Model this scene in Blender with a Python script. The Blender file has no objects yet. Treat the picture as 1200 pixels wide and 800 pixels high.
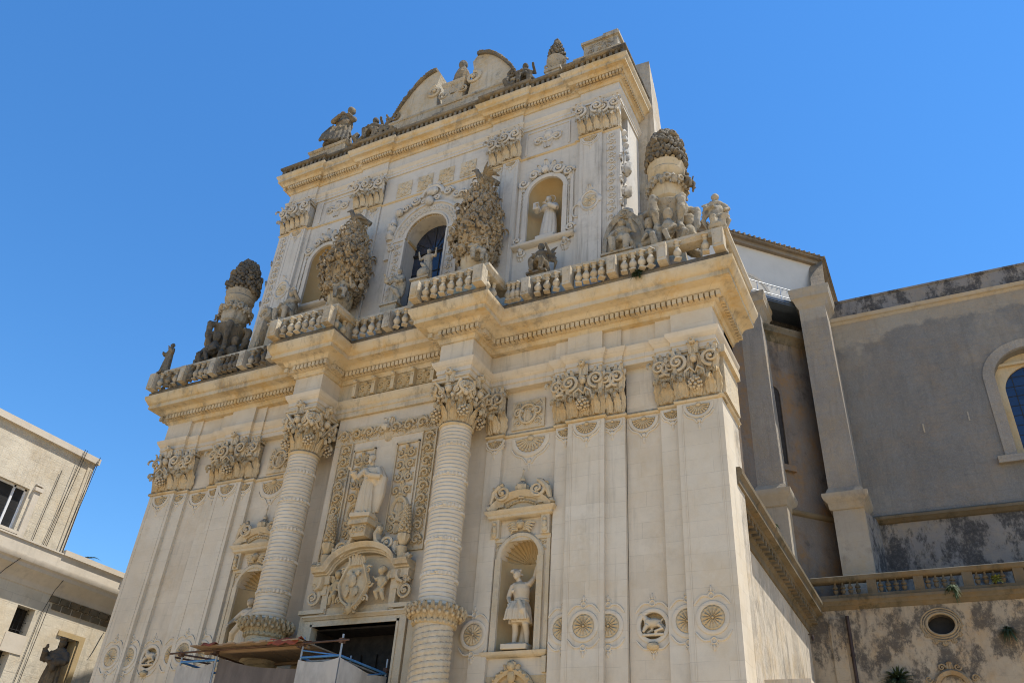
import bpy, math, random
import numpy as np
from mathutils import Vector, Matrix
pi = math.pi
rnd = random.Random(7)
S = bpy.context.scene
COL = S.collection

# ------------------------------------------------------------------ camera
cd = bpy.data.cameras.new('camera'); cam = bpy.data.objects.new('camera', cd); COL.objects.link(cam)
_r = Vector((0.89134627, 0.44874458, 0.06426603)); _u = Vector((0.20091268, -0.51813729, 0.83136505)); _f = Vector((-0.40636919, 0.72812228, 0.55199822))
_m = Matrix((( _r.x, _u.x, -_f.x, 15.3947), (_r.y, _u.y, -_f.y, -20.0433), (_r.z, _u.z, -_f.z, 1.7), (0, 0, 0, 1)))
cam.matrix_world = _m
cd.sensor_width = 36; cd.lens = 36*969.38/1200; cd.clip_start = .1; cd.clip_end = 5000
S.camera = cam
# ------------------------------------------------------------------ light
SUN = Vector((.385, .14, .912)).normalized()
W = bpy.data.worlds.new('World'); S.world = W; W.use_nodes = True
nt = W.node_tree; nt.nodes.clear()
sky = nt.nodes.new('ShaderNodeTexSky'); sky.sky_type = 'NISHITA'; sky.sun_disc = False
sky.sun_elevation = math.asin(SUN.z); sky.sun_rotation = math.atan2(SUN.x, SUN.y)
sky.air_density = 1.35; sky.dust_density = 0; sky.ozone_density = 10; sky.altitude = 50
hs = nt.nodes.new('ShaderNodeHueSaturation'); hs.inputs['Saturation'].default_value = 1.15
bg = nt.nodes.new('ShaderNodeBackground'); bg.inputs[1].default_value = .145
wo = nt.nodes.new('ShaderNodeOutputWorld')
nt.links.new(sky.outputs[0], hs.inputs['Color']); nt.links.new(hs.outputs[0], bg.inputs[0]); nt.links.new(bg.outputs[0], wo.inputs[0])
sl = bpy.data.lights.new('sun', 'SUN'); sl.energy = 4.7; sl.angle = math.radians(.5); sl.color = (1, .945, .85)
so = bpy.data.objects.new('sun', sl); COL.objects.link(so)
so.rotation_euler = SUN.to_track_quat('Z', 'Y').to_euler(); so.location = (30, 20, 60)
S.view_settings.view_transform = 'Standard'; S.view_settings.look = 'None'
S.view_settings.gamma = 1; S.view_settings.use_curve_mapping = False
S.view_settings.exposure = .44
S.render.engine = 'CYCLES'
S.cycles.filter_width = 1.05; S.cycles.max_bounces = 8; S.cycles.diffuse_bounces = 5

# ------------------------------------------------------------------ materials
def nn(t, kind, **kw):
    n = t.nodes.new(kind)
    for k, v in kw.items(): setattr(n, k, v)
    return n
def mapped(t, sc, src=None):
    g = src or nn(t, 'ShaderNodeNewGeometry').outputs['Position']
    m = nn(t, 'ShaderNodeVectorMath', operation='MULTIPLY'); m.inputs[1].default_value = sc
    t.links.new(g, m.inputs[0]); return m.outputs[0]
def noise(t, sc, scale=1, detail=6, rough=.6, lo=.4, hi=.6, src=None):
    n = nn(t, 'ShaderNodeTexNoise'); n.inputs['Scale'].default_value = scale; n.inputs['Detail'].default_value = detail; n.inputs['Roughness'].default_value = rough
    t.links.new(mapped(t, sc, src), n.inputs['Vector'])
    r = nn(t, 'ShaderNodeMapRange'); r.inputs[1].default_value = lo; r.inputs[2].default_value = hi
    r.interpolation_type = 'SMOOTHSTEP'
    t.links.new(n.outputs[0], r.inputs[0]); return r.outputs[0]
def mixc(t, fac, a, b, amt=1.0, mode='MIX'):
    m = nn(t, 'ShaderNodeMix', data_type='RGBA', blend_type=mode)
    if amt != 1.0:
        k = nn(t, 'ShaderNodeMath', operation='MULTIPLY'); k.inputs[1].default_value = amt
        t.links.new(fac, k.inputs[0]); fac = k.outputs[0]
    t.links.new(fac, m.inputs[0])
    for s, i in ((a, 6), (b, 7)):
        if isinstance(s, tuple): m.inputs[i].default_value = s + (1,)
        else: t.links.new(s, m.inputs[i])
    return m.outputs[2]
def mul(t, a, b):
    k = nn(t, 'ShaderNodeMath', operation='MULTIPLY'); t.links.new(a, k.inputs[0]); t.links.new(b, k.inputs[1]); return k.outputs[0]
def stone(name, base, base2, ochre=.25, ochre_c=(.50, .34, .15), grime=.2, grime_c=(.16, .145, .12), lichen=.8, course=(.9, .42), joint=.25, blocks=.25, bump=.25,
          streak=.25, plaster=None, crust=0, pits=1.0, spots=0, mort=.007, bd=.035):
    m = bpy.data.materials.new(name); m.use_nodes = True; t = m.node_tree; t.nodes.clear()
    out = nn(t, 'ShaderNodeOutputMaterial'); b = nn(t, 'ShaderNodeBsdfPrincipled')
    b.inputs['Roughness'].default_value = .9; b.inputs['Specular IOR Level'].default_value = .15
    t.links.new(b.outputs[0], out.inputs[0])
    geo = nn(t, 'ShaderNodeNewGeometry'); sep = nn(t, 'ShaderNodeSeparateXYZ'); t.links.new(geo.outputs['Position'], sep.inputs[0])
    sn = nn(t, 'ShaderNodeSeparateXYZ'); t.links.new(geo.outputs['True Normal'], sn.inputs[0])
    c = mixc(t, noise(t, (1, 1, 1), .45, 8, .65, .35, .65), base, base2)
    c = mixc(t, noise(t, (1, 1, 1.6), 3.1, 6, .7, .4, .75), c, tuple(x*.86 for x in base), .6)
    bmp = None
    if course:
        ad = nn(t, 'ShaderNodeMath', operation='ADD'); t.links.new(sep.outputs[0], ad.inputs[0]); t.links.new(sep.outputs[1], ad.inputs[1])
        cb = nn(t, 'ShaderNodeCombineXYZ'); t.links.new(ad.outputs[0], cb.inputs[0]); t.links.new(sep.outputs[2], cb.inputs[1])
        # wobble so that the joints are not ruler straight
        wn = nn(t, 'ShaderNodeTexNoise'); wn.inputs['Scale'].default_value = 1.3; t.links.new(geo.outputs['Position'], wn.inputs['Vector'])
        wm = nn(t, 'ShaderNodeVectorMath', operation='SCALE'); wm.inputs['Scale'].default_value = .035; t.links.new(wn.outputs['Color'], wm.inputs[0])
        wa = nn(t, 'ShaderNodeVectorMath', operation='ADD'); t.links.new(cb.outputs[0], wa.inputs[0]); t.links.new(wm.outputs[0], wa.inputs[1])
        br = nn(t, 'ShaderNodeTexBrick'); br.inputs['Scale'].default_value = 1; br.inputs['Brick Width'].default_value = course[0]; br.inputs['Row Height'].default_value = course[1]
        br.inputs['Mortar Size'].default_value = mort; br.inputs['Mortar Smooth'].default_value = .5; br.offset = .43; br.squash = 1.3; br.squash_frequency = 3
        br.inputs['Color1'].default_value = (0, 0, 0, 1); br.inputs['Color2'].default_value = (1, 1, 1, 1); br.inputs['Mortar'].default_value = (.5, .5, .5, 1)
        t.links.new(wa.outputs[0], br.inputs['Vector'])
        lum = nn(t, 'ShaderNodeSeparateColor'); t.links.new(br.outputs['Color'], lum.inputs[0])
        c = mixc(t, lum.outputs[0], c, mixc(t, noise(t, (1, 1, 1), .9, 2, .5, .3, .7), tuple(x*.80 for x in base2), tuple(min(1, x*1.1) for x in base)), blocks)
        jn = mul(t, br.outputs['Fac'], noise(t, (1, 1, 1), 1.7, 3, .5, .35, .6))
        c = mixc(t, jn, c, tuple(x*.5 for x in base), joint)
        bmp = jn
    if plaster:      # a rendered coat that stops at an uneven edge
        zc, amp, pc, pc2 = plaster
        n = nn(t, 'ShaderNodeTexNoise'); n.inputs['Scale'].default_value = .55; n.inputs['Detail'].default_value = 9; n.inputs['Roughness'].default_value = .62
        t.links.new(mapped(t, (1, 1, 1)), n.inputs['Vector'])
        k = nn(t, 'ShaderNodeMath', operation='MULTIPLY_ADD'); k.inputs[1].default_value = amp; k.inputs[2].default_value = zc - amp*.5; t.links.new(n.outputs[0], k.inputs[0])
        d = nn(t, 'ShaderNodeMath', operation='SUBTRACT'); t.links.new(k.outputs[0], d.inputs[0]); t.links.new(sep.outputs[2], d.inputs[1])
        r = nn(t, 'ShaderNodeMapRange'); r.inputs[1].default_value = -.10; r.inputs[2].default_value = .16; t.links.new(d.outputs[0], r.inputs[0])
        n2 = noise(t, (1, 1, 1), 9, 6, .75, .3, .7)
        pcol = mixc(t, noise(t, (1, 1, .5), .8, 8, .7, .35, .65), pc, pc2)
        pcol = mixc(t, n2, pcol, tuple(x*.78 for x in pc), .55)
        pcol = mixc(t, noise(t, (1, 1, 1), .35, 5, .6, .58, .68), pcol, tuple(x*.9 for x in base), .45)
        pcol = mixc(t, noise(t, (2.5, 2.5, .16), 1.2, 7, .7, .5, .75), pcol, tuple(x*.62 for x in pc), .6); pcol = mixc(t, noise(t, (1, 1, 1), 26, 3, .8, .5, .62), pcol, tuple(x*1.35 for x in pc), .35); c = mixc(t, r.outputs[0], c, pcol)
    if ochre: c = mixc(t, mul(t, noise(t, (1, 1, .8), .8, 7, .65, .42, .68), noise(t, (1, 1, 1), 5, 5, .7, .25, .6)), c, ochre_c, ochre)
    if streak: c = mixc(t, mul(t, noise(t, (2.2, 2.2, .13), 1.5, 6, .7, .5, .74), noise(t, (1, 1, 1), .35, 4, .5, .38, .6)), c, grime_c, streak)
    if grime: c = mixc(t, mul(t, noise(t, (1, 1, 1), .6, 9, .72, .5, .66), noise(t, (1, 1, .5), 4, 6, .7, .35, .6)), c, grime_c, grime)
    if crust:  # black biological crust in blotches
        c = mixc(t, mul(t, noise(t, (1, 1, .55), .75, 10, .72, .47, .55), noise(t, (1, 1, 1), 7, 6, .75, .2, .55)), c, (.045, .043, .042), crust)
    if spots: c = mixc(t, noise(t, (1, 1, 1), 11, 5, .7, .58, .66), c, (.10, .095, .08), spots)
    if lichen:
        up = nn(t, 'ShaderNodeMapRange'); up.inputs[1].default_value = .25; up.inputs[2].default_value = .8; t.links.new(sn.outputs[2], up.inputs[0])
        c = mixc(t, mul(t, up.outputs[0], noise(t, (1, 1, 1), 3, 6, .7, .25, .5)), c, (.085, .08, .068), lichen)
    t.links.new(c, b.inputs['Base Color'])
    # relief
    hn = noise(t, (1, 1, 1), 14*pits, 8, .75, .2, .8); hn2 = noise(t, (1, 1, 1), 2.5, 4, .6, .2, .8)
    ha = nn(t, 'ShaderNodeMath', operation='MULTIPLY_ADD'); ha.inputs[1].default_value = .6; t.links.new(hn, ha.inputs[0]); t.links.new(hn2, ha.inputs[2]); h = ha.outputs[0]
    if bmp:
        hb = nn(t, 'ShaderNodeMath', operation='MULTIPLY_ADD'); hb.inputs[1].default_value = -.5; t.links.new(bmp, hb.inputs[0]); t.links.new(h, hb.inputs[2]); h = hb.outputs[0]
    bp = nn(t, 'ShaderNodeBump'); bp.inputs['Strength'].default_value = bump; bp.inputs['Distance'].default_value = bd
    t.links.new(h, bp.inputs['Height']); t.links.new(bp.outputs[0], b.inputs['Normal'])
    return m
def plain(name, col, rough=.7, metal=0, spec=.3, var=.25, sc=6, bump=.1):
    m = bpy.data.materials.new(name); m.use_nodes = True; t = m.node_tree
    b = t.nodes['Principled BSDF']; b.inputs['Roughness'].default_value = rough; b.inputs['Metallic'].default_value = metal; b.inputs['Specular IOR Level'].default_value = spec
    c = mixc(t, noise(t, (1, 1, 1), sc, 5, .6, .3, .7), col, tuple(x*(1-var) for x in col)); t.links.new(c, b.inputs['Base Color'])
    if bump:
        bp = nn(t, 'ShaderNodeBump'); bp.inputs['Strength'].default_value = bump; bp.inputs['Distance'].default_value = .02
        t.links.new(noise(t, (1, 1, 1), sc*3, 5, .6, .2, .8), bp.inputs['Height']); t.links.new(bp.outputs[0], b.inputs['Normal'])
    return m
CREAM, CREAM2 = (.63, .55, .425), (.57, .475, .345)
M = {}
M['wall'] = stone('pale limestone ashlar', CREAM, CREAM2, ochre=.38, ochre_c=(.50, .37, .21), grime=.15, streak=.4, joint=.42, blocks=.5, bump=.18, course=(1.9, .44))
M['pil'] = stone('pale limestone pilaster', (.645, .575, .455), (.59, .50, .37), ochre=.34, ochre_c=(.50, .38, .22), grime=.12, streak=.38, joint=.45, blocks=.5, bump=.15, course=(2.3, .43))
M['upwall'] = stone('upper limestone ashlar', (.585, .54, .465), (.53, .48, .40), ochre=.10, grime=.35, streak=.5, joint=.25, blocks=.25, bump=.18, course=(1.8, .43))
M['corn'] = stone('cornice limestone', (.59, .495, .35), (.54, .425, .255), ochre=.75, ochre_c=(.50, .32, .11), grime=.6, streak=.7, joint=.5, mort=.012, bd=.06, blocks=.2, lichen=.95, course=(1.3, 3.1))
M['carve'] = stone('carved limestone', (.60, .51, .37), (.52, .42, .27), ochre=.5, grime=.45, streak=.3, lichen=.9, course=None, bump=.45, pits=.6, bd=.05, spots=.15)
M['carveo'] = stone('ochre carved limestone', (.575, .47, .31), (.50, .37, .20), ochre=.6, grime=.4, streak=.25, lichen=.7, course=None, bump=.45, pits=.6, bd=.05, spots=.2)
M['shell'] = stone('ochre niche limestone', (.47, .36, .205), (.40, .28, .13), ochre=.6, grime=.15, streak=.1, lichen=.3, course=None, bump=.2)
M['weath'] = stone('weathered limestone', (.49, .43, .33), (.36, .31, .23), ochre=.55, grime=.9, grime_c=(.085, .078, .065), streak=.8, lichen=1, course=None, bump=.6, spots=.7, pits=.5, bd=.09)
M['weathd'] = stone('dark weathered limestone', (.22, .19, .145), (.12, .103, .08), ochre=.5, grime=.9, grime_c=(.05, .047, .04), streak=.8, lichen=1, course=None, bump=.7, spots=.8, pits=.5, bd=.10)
M['weathl'] = stone('lightly weathered limestone', (.56, .49, .375), (.46, .385, .27), ochre=.65, ochre_c=(.46, .29, .10), grime=.7, grime_c=(.12, .11, .09), streak=.6, lichen=1, course=None, bump=.5, spots=.35, pits=.6, bd=.06)
M['floral'] = stone('weathered floral carving', (.40, .325, .225), (.30, .24, .165), ochre=.5, grime=.7, grime_c=(.11, .095, .075), streak=.3, lichen=1, course=None, bump=.6, spots=.6, pits=.6, bd=.08)
M['stat'] = stone('statue limestone', (.61, .52, .385), (.55, .445, .30), ochre=.35, grime=.15, streak=.15, lichen=.6, course=None, bump=.12)
M['upstat'] = stone('statue limestone greyed', (.60, .56, .49), (.50, .46, .39), ochre=.2, grime=.45, streak=.35, lichen=.9, course=None, bump=.2)
M['flank'] = stone('flank limestone', (.60, .53, .42), (.50, .43, .33), ochre=.5, grime=.55, streak=.9, joint=.35, blocks=.3, bump=.3, crust=.25)
M['grey'] = stone('grey cement render over stone', (.38, .335, .265), (.34, .285, .21), ochre=.3, ochre_c=(.34, .24, .14), grime=.25, streak=.3, joint=.25, blocks=.25, plaster=(24.6, 3.6, (.25, .235, .208), (.195, .18, .158)), bump=.6, bd=.07, spots=.2)
M['greyb'] = stone('grey cement render on buttress', (.48, .42, .33), (.42, .35, .26), ochre=.3, grime=.25, streak=.3, joint=.2, blocks=.2, plaster=(25.2, 2.4, (.36, .32, .265), (.30, .265, .22)), bump=.6, bd=.07, spots=.2)
M['bbase'] = stone('worn buttress stone', (.44, .385, .30), (.35, .30, .23), ochre=.4, grime=.6, grime_c=(.16, .145, .125), streak=.5, joint=.3, blocks=.3, bump=.4)
M['ocul'] = stone('stained carved frame', (.36, .29, .19), (.28, .21, .125), ochre=.7, ochre_c=(.30, .17, .06), grime=.7, streak=.4, course=None, bump=.6, spots=.4, pits=.6, bd=.06)
M['recess'] = stone('dark ochre stone', (.27, .205, .135), (.20, .15, .095), ochre=.75, ochre_c=(.26, .14, .05), grime=.7, grime_c=(.07, .06, .05), streak=.7, joint=.3, blocks=.3, plaster=(23.9, 3.2, (.19, .16, .13), (.15, .125, .10)), bump=.4)  # dark ochre brown base for the recessed nave wall
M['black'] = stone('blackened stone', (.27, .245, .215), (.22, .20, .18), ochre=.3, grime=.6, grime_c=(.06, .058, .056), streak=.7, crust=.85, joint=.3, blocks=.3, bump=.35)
M['chapel'] = stone('stained chapel wall', (.42, .355, .26), (.34, .28, .20), ochre=.6, ochre_c=(.42, .27, .12), grime=.6, grime_c=(.13, .115, .10), streak=.7, crust=.8, joint=.3, blocks=.35, bump=.35)
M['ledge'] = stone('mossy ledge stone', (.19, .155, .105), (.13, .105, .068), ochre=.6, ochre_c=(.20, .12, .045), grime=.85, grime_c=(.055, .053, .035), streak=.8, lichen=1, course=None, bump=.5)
M['conv'] = stone('convent tufa ashlar', (.64, .57, .45), (.57, .50, .38), ochre=.3, grime=.3, streak=.35, course=(.8, .40), joint=.4, blocks=.55, bump=.35, mort=.012)
M['convp'] = stone('convent smooth band', (.62, .55, .45), (.57, .50, .40), ochre=.1, grime=.15, streak=.25, course=None, bump=.12)
M['white'] = plain('white drum render', (.60, .555, .48), .9, var=.08, sc=1.5, bump=.15)
M['tile'] = stone('clay tiles', (.26, .21, .155), (.20, .165, .125), ochre=.3, grime=.6, grime_c=(.06, .057, .05), streak=0, lichen=.7, course=None, bump=.5)
M['dark'] = plain('dark aged timber', (.035, .027, .02), .8, var=.5)
M['frame'] = plain('white aluminium', (.72, .72, .72), .45, var=.05)
M['steel'] = plain('blue grey steel', (.10, .125, .16), .5, .3, var=.2)
M['railm'] = plain('galvanised rail', (.42, .44, .47), .4, .6, var=.15)
M['cable'] = plain('black cable', (.03, .028, .026), .7)
M['rust'] = plain('rusty scaffold tube', (.13, .075, .05), .7, .3, var=.5)
M['pipe'] = plain('brown drainpipe', (.05, .032, .026), .6, var=.3)
M['blue'] = plain('blue painted scaffold steel', (.07, .22, .46), .5, .1, var=.3)
M['zinc'] = plain('zinc scaffold tube', (.36, .38, .40), .45, .6, var=.3)
M['red'] = plain('red cloth', (.42, .09, .035), .85, var=.3)
M['green'] = plain('dry leaf green', (.07, .10, .035), .7, var=.5, sc=14, bump=0)
M['palm'] = plain('palm leaf green', (.06, .09, .04), .6, var=.4, sc=9, bump=0)
M['yel'] = plain('yellow green weed', (.28, .30, .06), .7, var=.4, sc=14, bump=0)
# timber boards
def boards():
    m = stone('scaffold boards', (.30, .215, .14), (.235, .165, .105), ochre=.3, grime=.4, streak=0, lichen=0, course=None, bump=.3); return m
M['board'] = boards()
def glass(name, col, lead=(.26, .34), rough=.12):
    m = bpy.data.materials.new(name); m.use_nodes = True; t = m.node_tree; b = t.nodes['Principled BSDF']
    b.inputs['Roughness'].default_value = rough; b.inputs['Specular IOR Level'].default_value = .6
    g = nn(t, 'ShaderNodeNewGeometry'); s = nn(t, 'ShaderNodeSeparateXYZ'); t.links.new(g.outputs['Position'], s.inputs[0])
    cb = nn(t, 'ShaderNodeCombineXYZ'); t.links.new(s.outputs[0], cb.inputs[0]); t.links.new(s.outputs[2], cb.inputs[1])
    br = nn(t, 'ShaderNodeTexBrick'); br.offset = 0; br.inputs['Scale'].default_value = 1; br.inputs['Brick Width'].default_value = lead[0]; br.inputs['Row Height'].default_value = lead[1]; br.inputs['Mortar Size'].default_value = .008
    br.inputs['Color1'].default_value = col + (1,); br.inputs['Color2'].default_value = tuple(x*.6 for x in col) + (1,); br.inputs['Mortar'].default_value = (.03, .03, .035, 1)
    t.links.new(cb.outputs[0], br.inputs['Vector']); t.links.new(br.outputs['Color'], b.inputs['Base Color'])
    bp = nn(t, 'ShaderNodeBump'); bp.inputs['Strength'].default_value = .15; bp.inputs['Distance'].default_value = .03
    t.links.new(noise(t, (1, 1, 1), 3, 2, .5, .2, .8), bp.inputs['Height']); t.links.new(bp.outputs[0], b.inputs['Normal'])
    return m
M['glass'] = glass('dark leaded glass', (.025, .035, .06)); M['glassb'] = glass('blue leaded glass', (.02, .035, .085), (.45, .5))
M['pane'] = glass('dark louvred pane', (.03, .03, .028), (3, .06), .3)
def cloth(name, col, tr):
    m = bpy.data.materials.new(name); m.use_nodes = True; t = m.node_tree; t.nodes.clear()
    out = nn(t, 'ShaderNodeOutputMaterial'); b = nn(t, 'ShaderNodeBsdfPrincipled'); b.inputs['Roughness'].default_value = .85
    c = mixc(t, noise(t, (1, 1, .4), 2.2, 7, .65, .35, .65), col, tuple(x*.72 for x in col)); t.links.new(c, b.inputs['Base Color'])
    tl = nn(t, 'ShaderNodeBsdfTranslucent'); t.links.new(c, tl.inputs[0])
    mx = nn(t, 'ShaderNodeMixShader'); mx.inputs[0].default_value = tr; t.links.new(b.outputs[0], mx.inputs[1]); t.links.new(tl.outputs[0], mx.inputs[2])
    t.links.new(mx.outputs[0], out.inputs[0]); return m
M['tarp'] = cloth('white scaffold sheeting', (.60, .565, .50), .35); M['mesh'] = cloth('brown debris netting', (.24, .20, .17), .4)

# ------------------------------------------------------------------ mesh builder
class MB:
    def __init__(s, M=None): s.V = []; s.F = []; s.n = 0; s.M = M; s.cur = 0; s.mi = []
    def add(s, v, f):
        v = np.asarray(v, float).reshape(-1, 3)
        if s.M is not None: v = v @ s.M[:3, :3].T + s.M[:3, 3]
        s.V.append(v); n = s.n; s.F += [tuple(i + n for i in q) for q in f]; s.n += len(v); s.mi += [s.cur]*len(f)
    def box(s, x0, x1, y0, y1, z0, z1, tx=0):
        v = [(x0, y0, z0), (x1, y0, z0), (x1, y1, z0), (x0, y1, z0), (x0+tx, y0, z1), (x1-tx, y0, z1), (x1-tx, y1, z1), (x0+tx, y1, z1)]
        s.add(v, [(3, 2, 1, 0), (4, 5, 6, 7), (0, 1, 5, 4), (1, 2, 6, 5), (2, 3, 7, 6), (3, 0, 4, 7)])
    def grid(s, P, cu=False, cv=False):
        P = np.asarray(P, float); a, b = P.shape[:2]; f = []
        for i in range(a if cu else a-1):
            for j in range(b if cv else b-1):
                i2, j2 = (i+1) % a, (j+1) % b; f.append((i*b+j, i2*b+j, i2*b+j2, i*b+j2))
        s.add(P, f)
    def ring_stack(s, R, caps=True):
        R = np.asarray(R, float); a, b = R.shape[:2]; f = []
        for i in range(a-1):
            for j in range(b):
                j2 = (j+1) % b; f.append((i*b+j, i*b+j2, (i+1)*b+j2, (i+1)*b+j))
        if caps: f.append(tuple(range(b))[::-1]); f.append(tuple((a-1)*b+j for j in range(b)))
        s.add(R, f)
    def lathe(s, prof, c=(0, 0, 0), n=16, sx=1, sy=1, mod=None, caps=True):
        th = np.linspace(0, 2*pi, n, endpoint=False); R = []
        for r, z in prof:
            rr = np.array([r*(mod(t, z) if mod else 1) for t in th])
            R.append(np.stack([c[0]+rr*np.cos(th)*sx, c[1]+rr*np.sin(th)*sy, np.full(n, c[2]+z)], -1))
        s.ring_stack(R, caps)
    def ell(s, c, r, n=10, m=7, lump=0, rot=None):
        if not hasattr(r, '__len__'): r = (r, r, r)
        th = np.linspace(0, 2*pi, n, endpoint=False); V = [(0, 0, -1)]
        for i in range(1, m):
            ph = -pi/2 + pi*i/m
            for t in th: V.append((math.cos(ph)*math.cos(t), math.cos(ph)*math.sin(t), math.sin(ph)))
        V.append((0, 0, 1)); V = np.array(V)
        if lump: V = V*(1+np.array([rnd.uniform(-lump, lump) for _ in V])[:, None])
        V = V*np.array(r)
        if rot is not None: V = V @ np.array(rot).T
        V = V+np.array(c); f = []
        for j in range(n): f.append((0, 1+(j+1) % n, 1+j))
        for i in range(m-2):
            for j in range(n): a = 1+i*n; j2 = (j+1) % n; f.append((a+j, a+j2, a+n+j2, a+n+j))
        a = 1+(m-2)*n
        for j in range(n): f.append((a+j, a+(j+1) % n, len(V)-1))
        s.add(V, f)
    def tube(s, P, R, n=6, caps=True, flat=1.0):
        P = np.asarray(P, float)
        if not hasattr(R, '__len__'): R = [R]*len(P)
        T = np.gradient(P, axis=0); T /= np.linalg.norm(T, axis=1)[:, None]+1e-9
        a = np.array((0., 1, 0)) if abs(T[0][1]) < .9 else np.array((1., 0, 0))
        N = a-T[0]*(a@T[0]); N /= np.linalg.norm(N); rings = []; th = np.linspace(0, 2*pi, n, endpoint=False)
        for p, t, r in zip(P, T, R):
            N = N-t*(N@t); N /= np.linalg.norm(N)+1e-9; B = np.cross(t, N)
            rings.append(p+r*(flat*np.cos(th)[:, None]*N+np.sin(th)[:, None]*B))
        s.ring_stack(rings, caps)
    def prism(s, poly, y0, y1):      # polygon in (x,z), from y0 to y1
        n = len(poly); v = [(x, y0, z) for x, z in poly]+[(x, y1, z) for x, z in poly]
        f = [tuple(range(n)), tuple(range(2*n-1, n-1, -1))]+[(i, n+i, n+(i+1) % n, (i+1) % n) for i in range(n)]
        s.add(v, f)
    def slab(s, poly, z0, z1):       # polygon in (x,y)
        n = len(poly); v = [(x, y, z0) for x, y in poly]+[(x, y, z1) for x, y in poly]
        s.add(v, [tuple(range(n))[::-1], tuple(range(n, 2*n))]+[(i, (i+1) % n, n+(i+1) % n, n+i) for i in range(n)])
    def sweep(s, path, prof, back=-.25):   # moulding along a plan path; outward = right of travel
        P = [np.array(p, float) for p in path]; n = len(P); D = [(P[i+1]-P[i])/np.linalg.norm(P[i+1]-P[i]) for i in range(n-1)]
        N = [np.array((d[1], -d[0])) for d in D]; prof = [(back, prof[0][1])]+list(prof)+[(back, prof[-1][1])]
        rings = []
        for i in range(n):
            if i == 0: m = N[0]
            elif i == n-1: m = N[-1]
            else: m = (N[i-1]+N[i])/max(.25, 1+N[i-1]@N[i])
            rings.append([(P[i][0]+m[0]*o, P[i][1]+m[1]*o, z) for o, z in prof])
        s.ring_stack(rings)
    def arc(s, cx, cz, a0, a1, prof, n=20, ez=1.0):   # moulding along an arch in the facade plane; prof = [(radius, y)]
        rings = []
        for i in range(n+1):
            a = a0+(a1-a0)*i/n; rings.append([(cx+r*math.cos(a), y, cz+r*ez*math.sin(a)) for r, y in prof])
        s.ring_stack(rings)
    # ---- carving motifs, local frame: x right, z up, y towards the wall (front is -y)
    def spiral(s, x, z, y, R, turns=1.6, d=1, a0=0., th=.22, boss=True, n=26, m=6):
        P = []; r = []
        for i in range(n):
            k = i/(n-1); a = a0+d*turns*2*pi*k; rr = R*(1-.86*k)
            P.append((x+rr*math.cos(a), y-R*.25*k, z+rr*math.sin(a))); r.append(R*th*(1-.55*k))
        s.tube(P, r, m)
        if boss: s.ell((x, y-R*.2, z), (R*.22, R*.25, R*.22), 8, 5)
    def leaf(s, x, y, z, L, w, out=.5, ang=0., lobes=3, tilt=0.):   # acanthus leaf standing on (x,y,z), curling out towards direction ang (0 = -y)
        nu, nv = 9, 7; ca, sa = math.cos(ang), math.sin(ang); P = []
        for i in range(nu):
            k = i/(nu-1); ww = w*(.55+.45*math.sin(pi*min(1, k*1.15)))*(1-.25*k)*(1+.16*math.sin(k*lobes*2*pi)); row = []
            zz = L*(k-.28*max(0, k-.7)**2*9*.55); o = out*L*(.10+.9*max(0, k-.35)**1.8)
            if k > .93: zz -= L*.07
            for j in range(nv):
                q = j/(nv-1)*2-1; bow = -(.12*w)*(1-q*q) + .10*w*abs(math.sin(q*3*pi/2))
                lx = q*ww/2+tilt*k*L; ly = -o+bow
                row.append((x+lx*ca-ly*sa, y+lx*sa+ly*ca, z+zz))
            P.append(row)
        P = np.array(P); s.grid(P); s.grid(P+np.array((-.03*sa, .03*ca, -.012)))
    def acanthus(s, x, y, z, L, w, proj=.2, ang=0., lobes=4):   # upright leaf whose tip rolls forward and down
        nu, nv = 15, 9; ca, sa = math.cos(ang), math.sin(ang); P = []; r = proj*.5
        for i in range(nu):
            k = i/(nu-1)
            if k < .58: o = .03+.10*proj*(k/.58)+.25*proj*(k/.58)**3; zz = (L-r)*k/.58
            else: t = (k-.58)/.42*pi*1.12; o = .03+.35*proj+r*.95*(1-math.cos(t))*.8; zz = L-r+r*math.sin(t)
            ww = w*(.62+.38*math.sin(pi*min(1, k*1.4)))*(1 if k < .6 else 1-.62*((k-.6)/.4)**1.5)*(1-.20*abs(math.sin(k*lobes*pi)))
            row = []
            for j in range(nv):
                q = j/(nv-1)*2-1; dpt = .10*w*(abs(q)**1.5)-.06*w*abs(math.sin(q*2*pi))-.10*w*(abs(q) < .05)
                lx = q*ww/2; ly = -o+dpt; row.append((x+lx*ca-ly*sa, y+lx*sa+ly*ca, z+zz))
            P.append(row)
        P = np.array(P); s.grid(P); s.grid(P+np.array((-.03*sa, .03*ca, -.015)))
    def rosette(s, x, y, z, R, petals=12, depth=.05):
        nr, nt = 9, petals*4; P = []
        for i in range(nr):
            k = i/(nr-1); row = []
            for j in range(nt):
                t = 2*pi*j/nt; h = depth*(.35*abs(math.cos(petals*t/2))**1.5*(.4+.9*math.sin(pi*k))+.3*math.cos(k*pi*3.5)**2*(1-k*.3))
                row.append((x+R*k*math.cos(t), y-h, z+R*k*math.sin(t)))
            P.append(row)
        s.grid(P, cv=True); s.ell((x, y-depth*.3, z), (R*.12, depth*.5, R*.12), 8, 5)
    def ring(s, x, y, z, R, r, n=28, m=6, ez=1.0):
        P = [(x+R*math.cos(2*pi*i/n), y, z+R*ez*math.sin(2*pi*i/n)) for i in range(n+1)]; s.tube(P, r, m, False)
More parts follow.
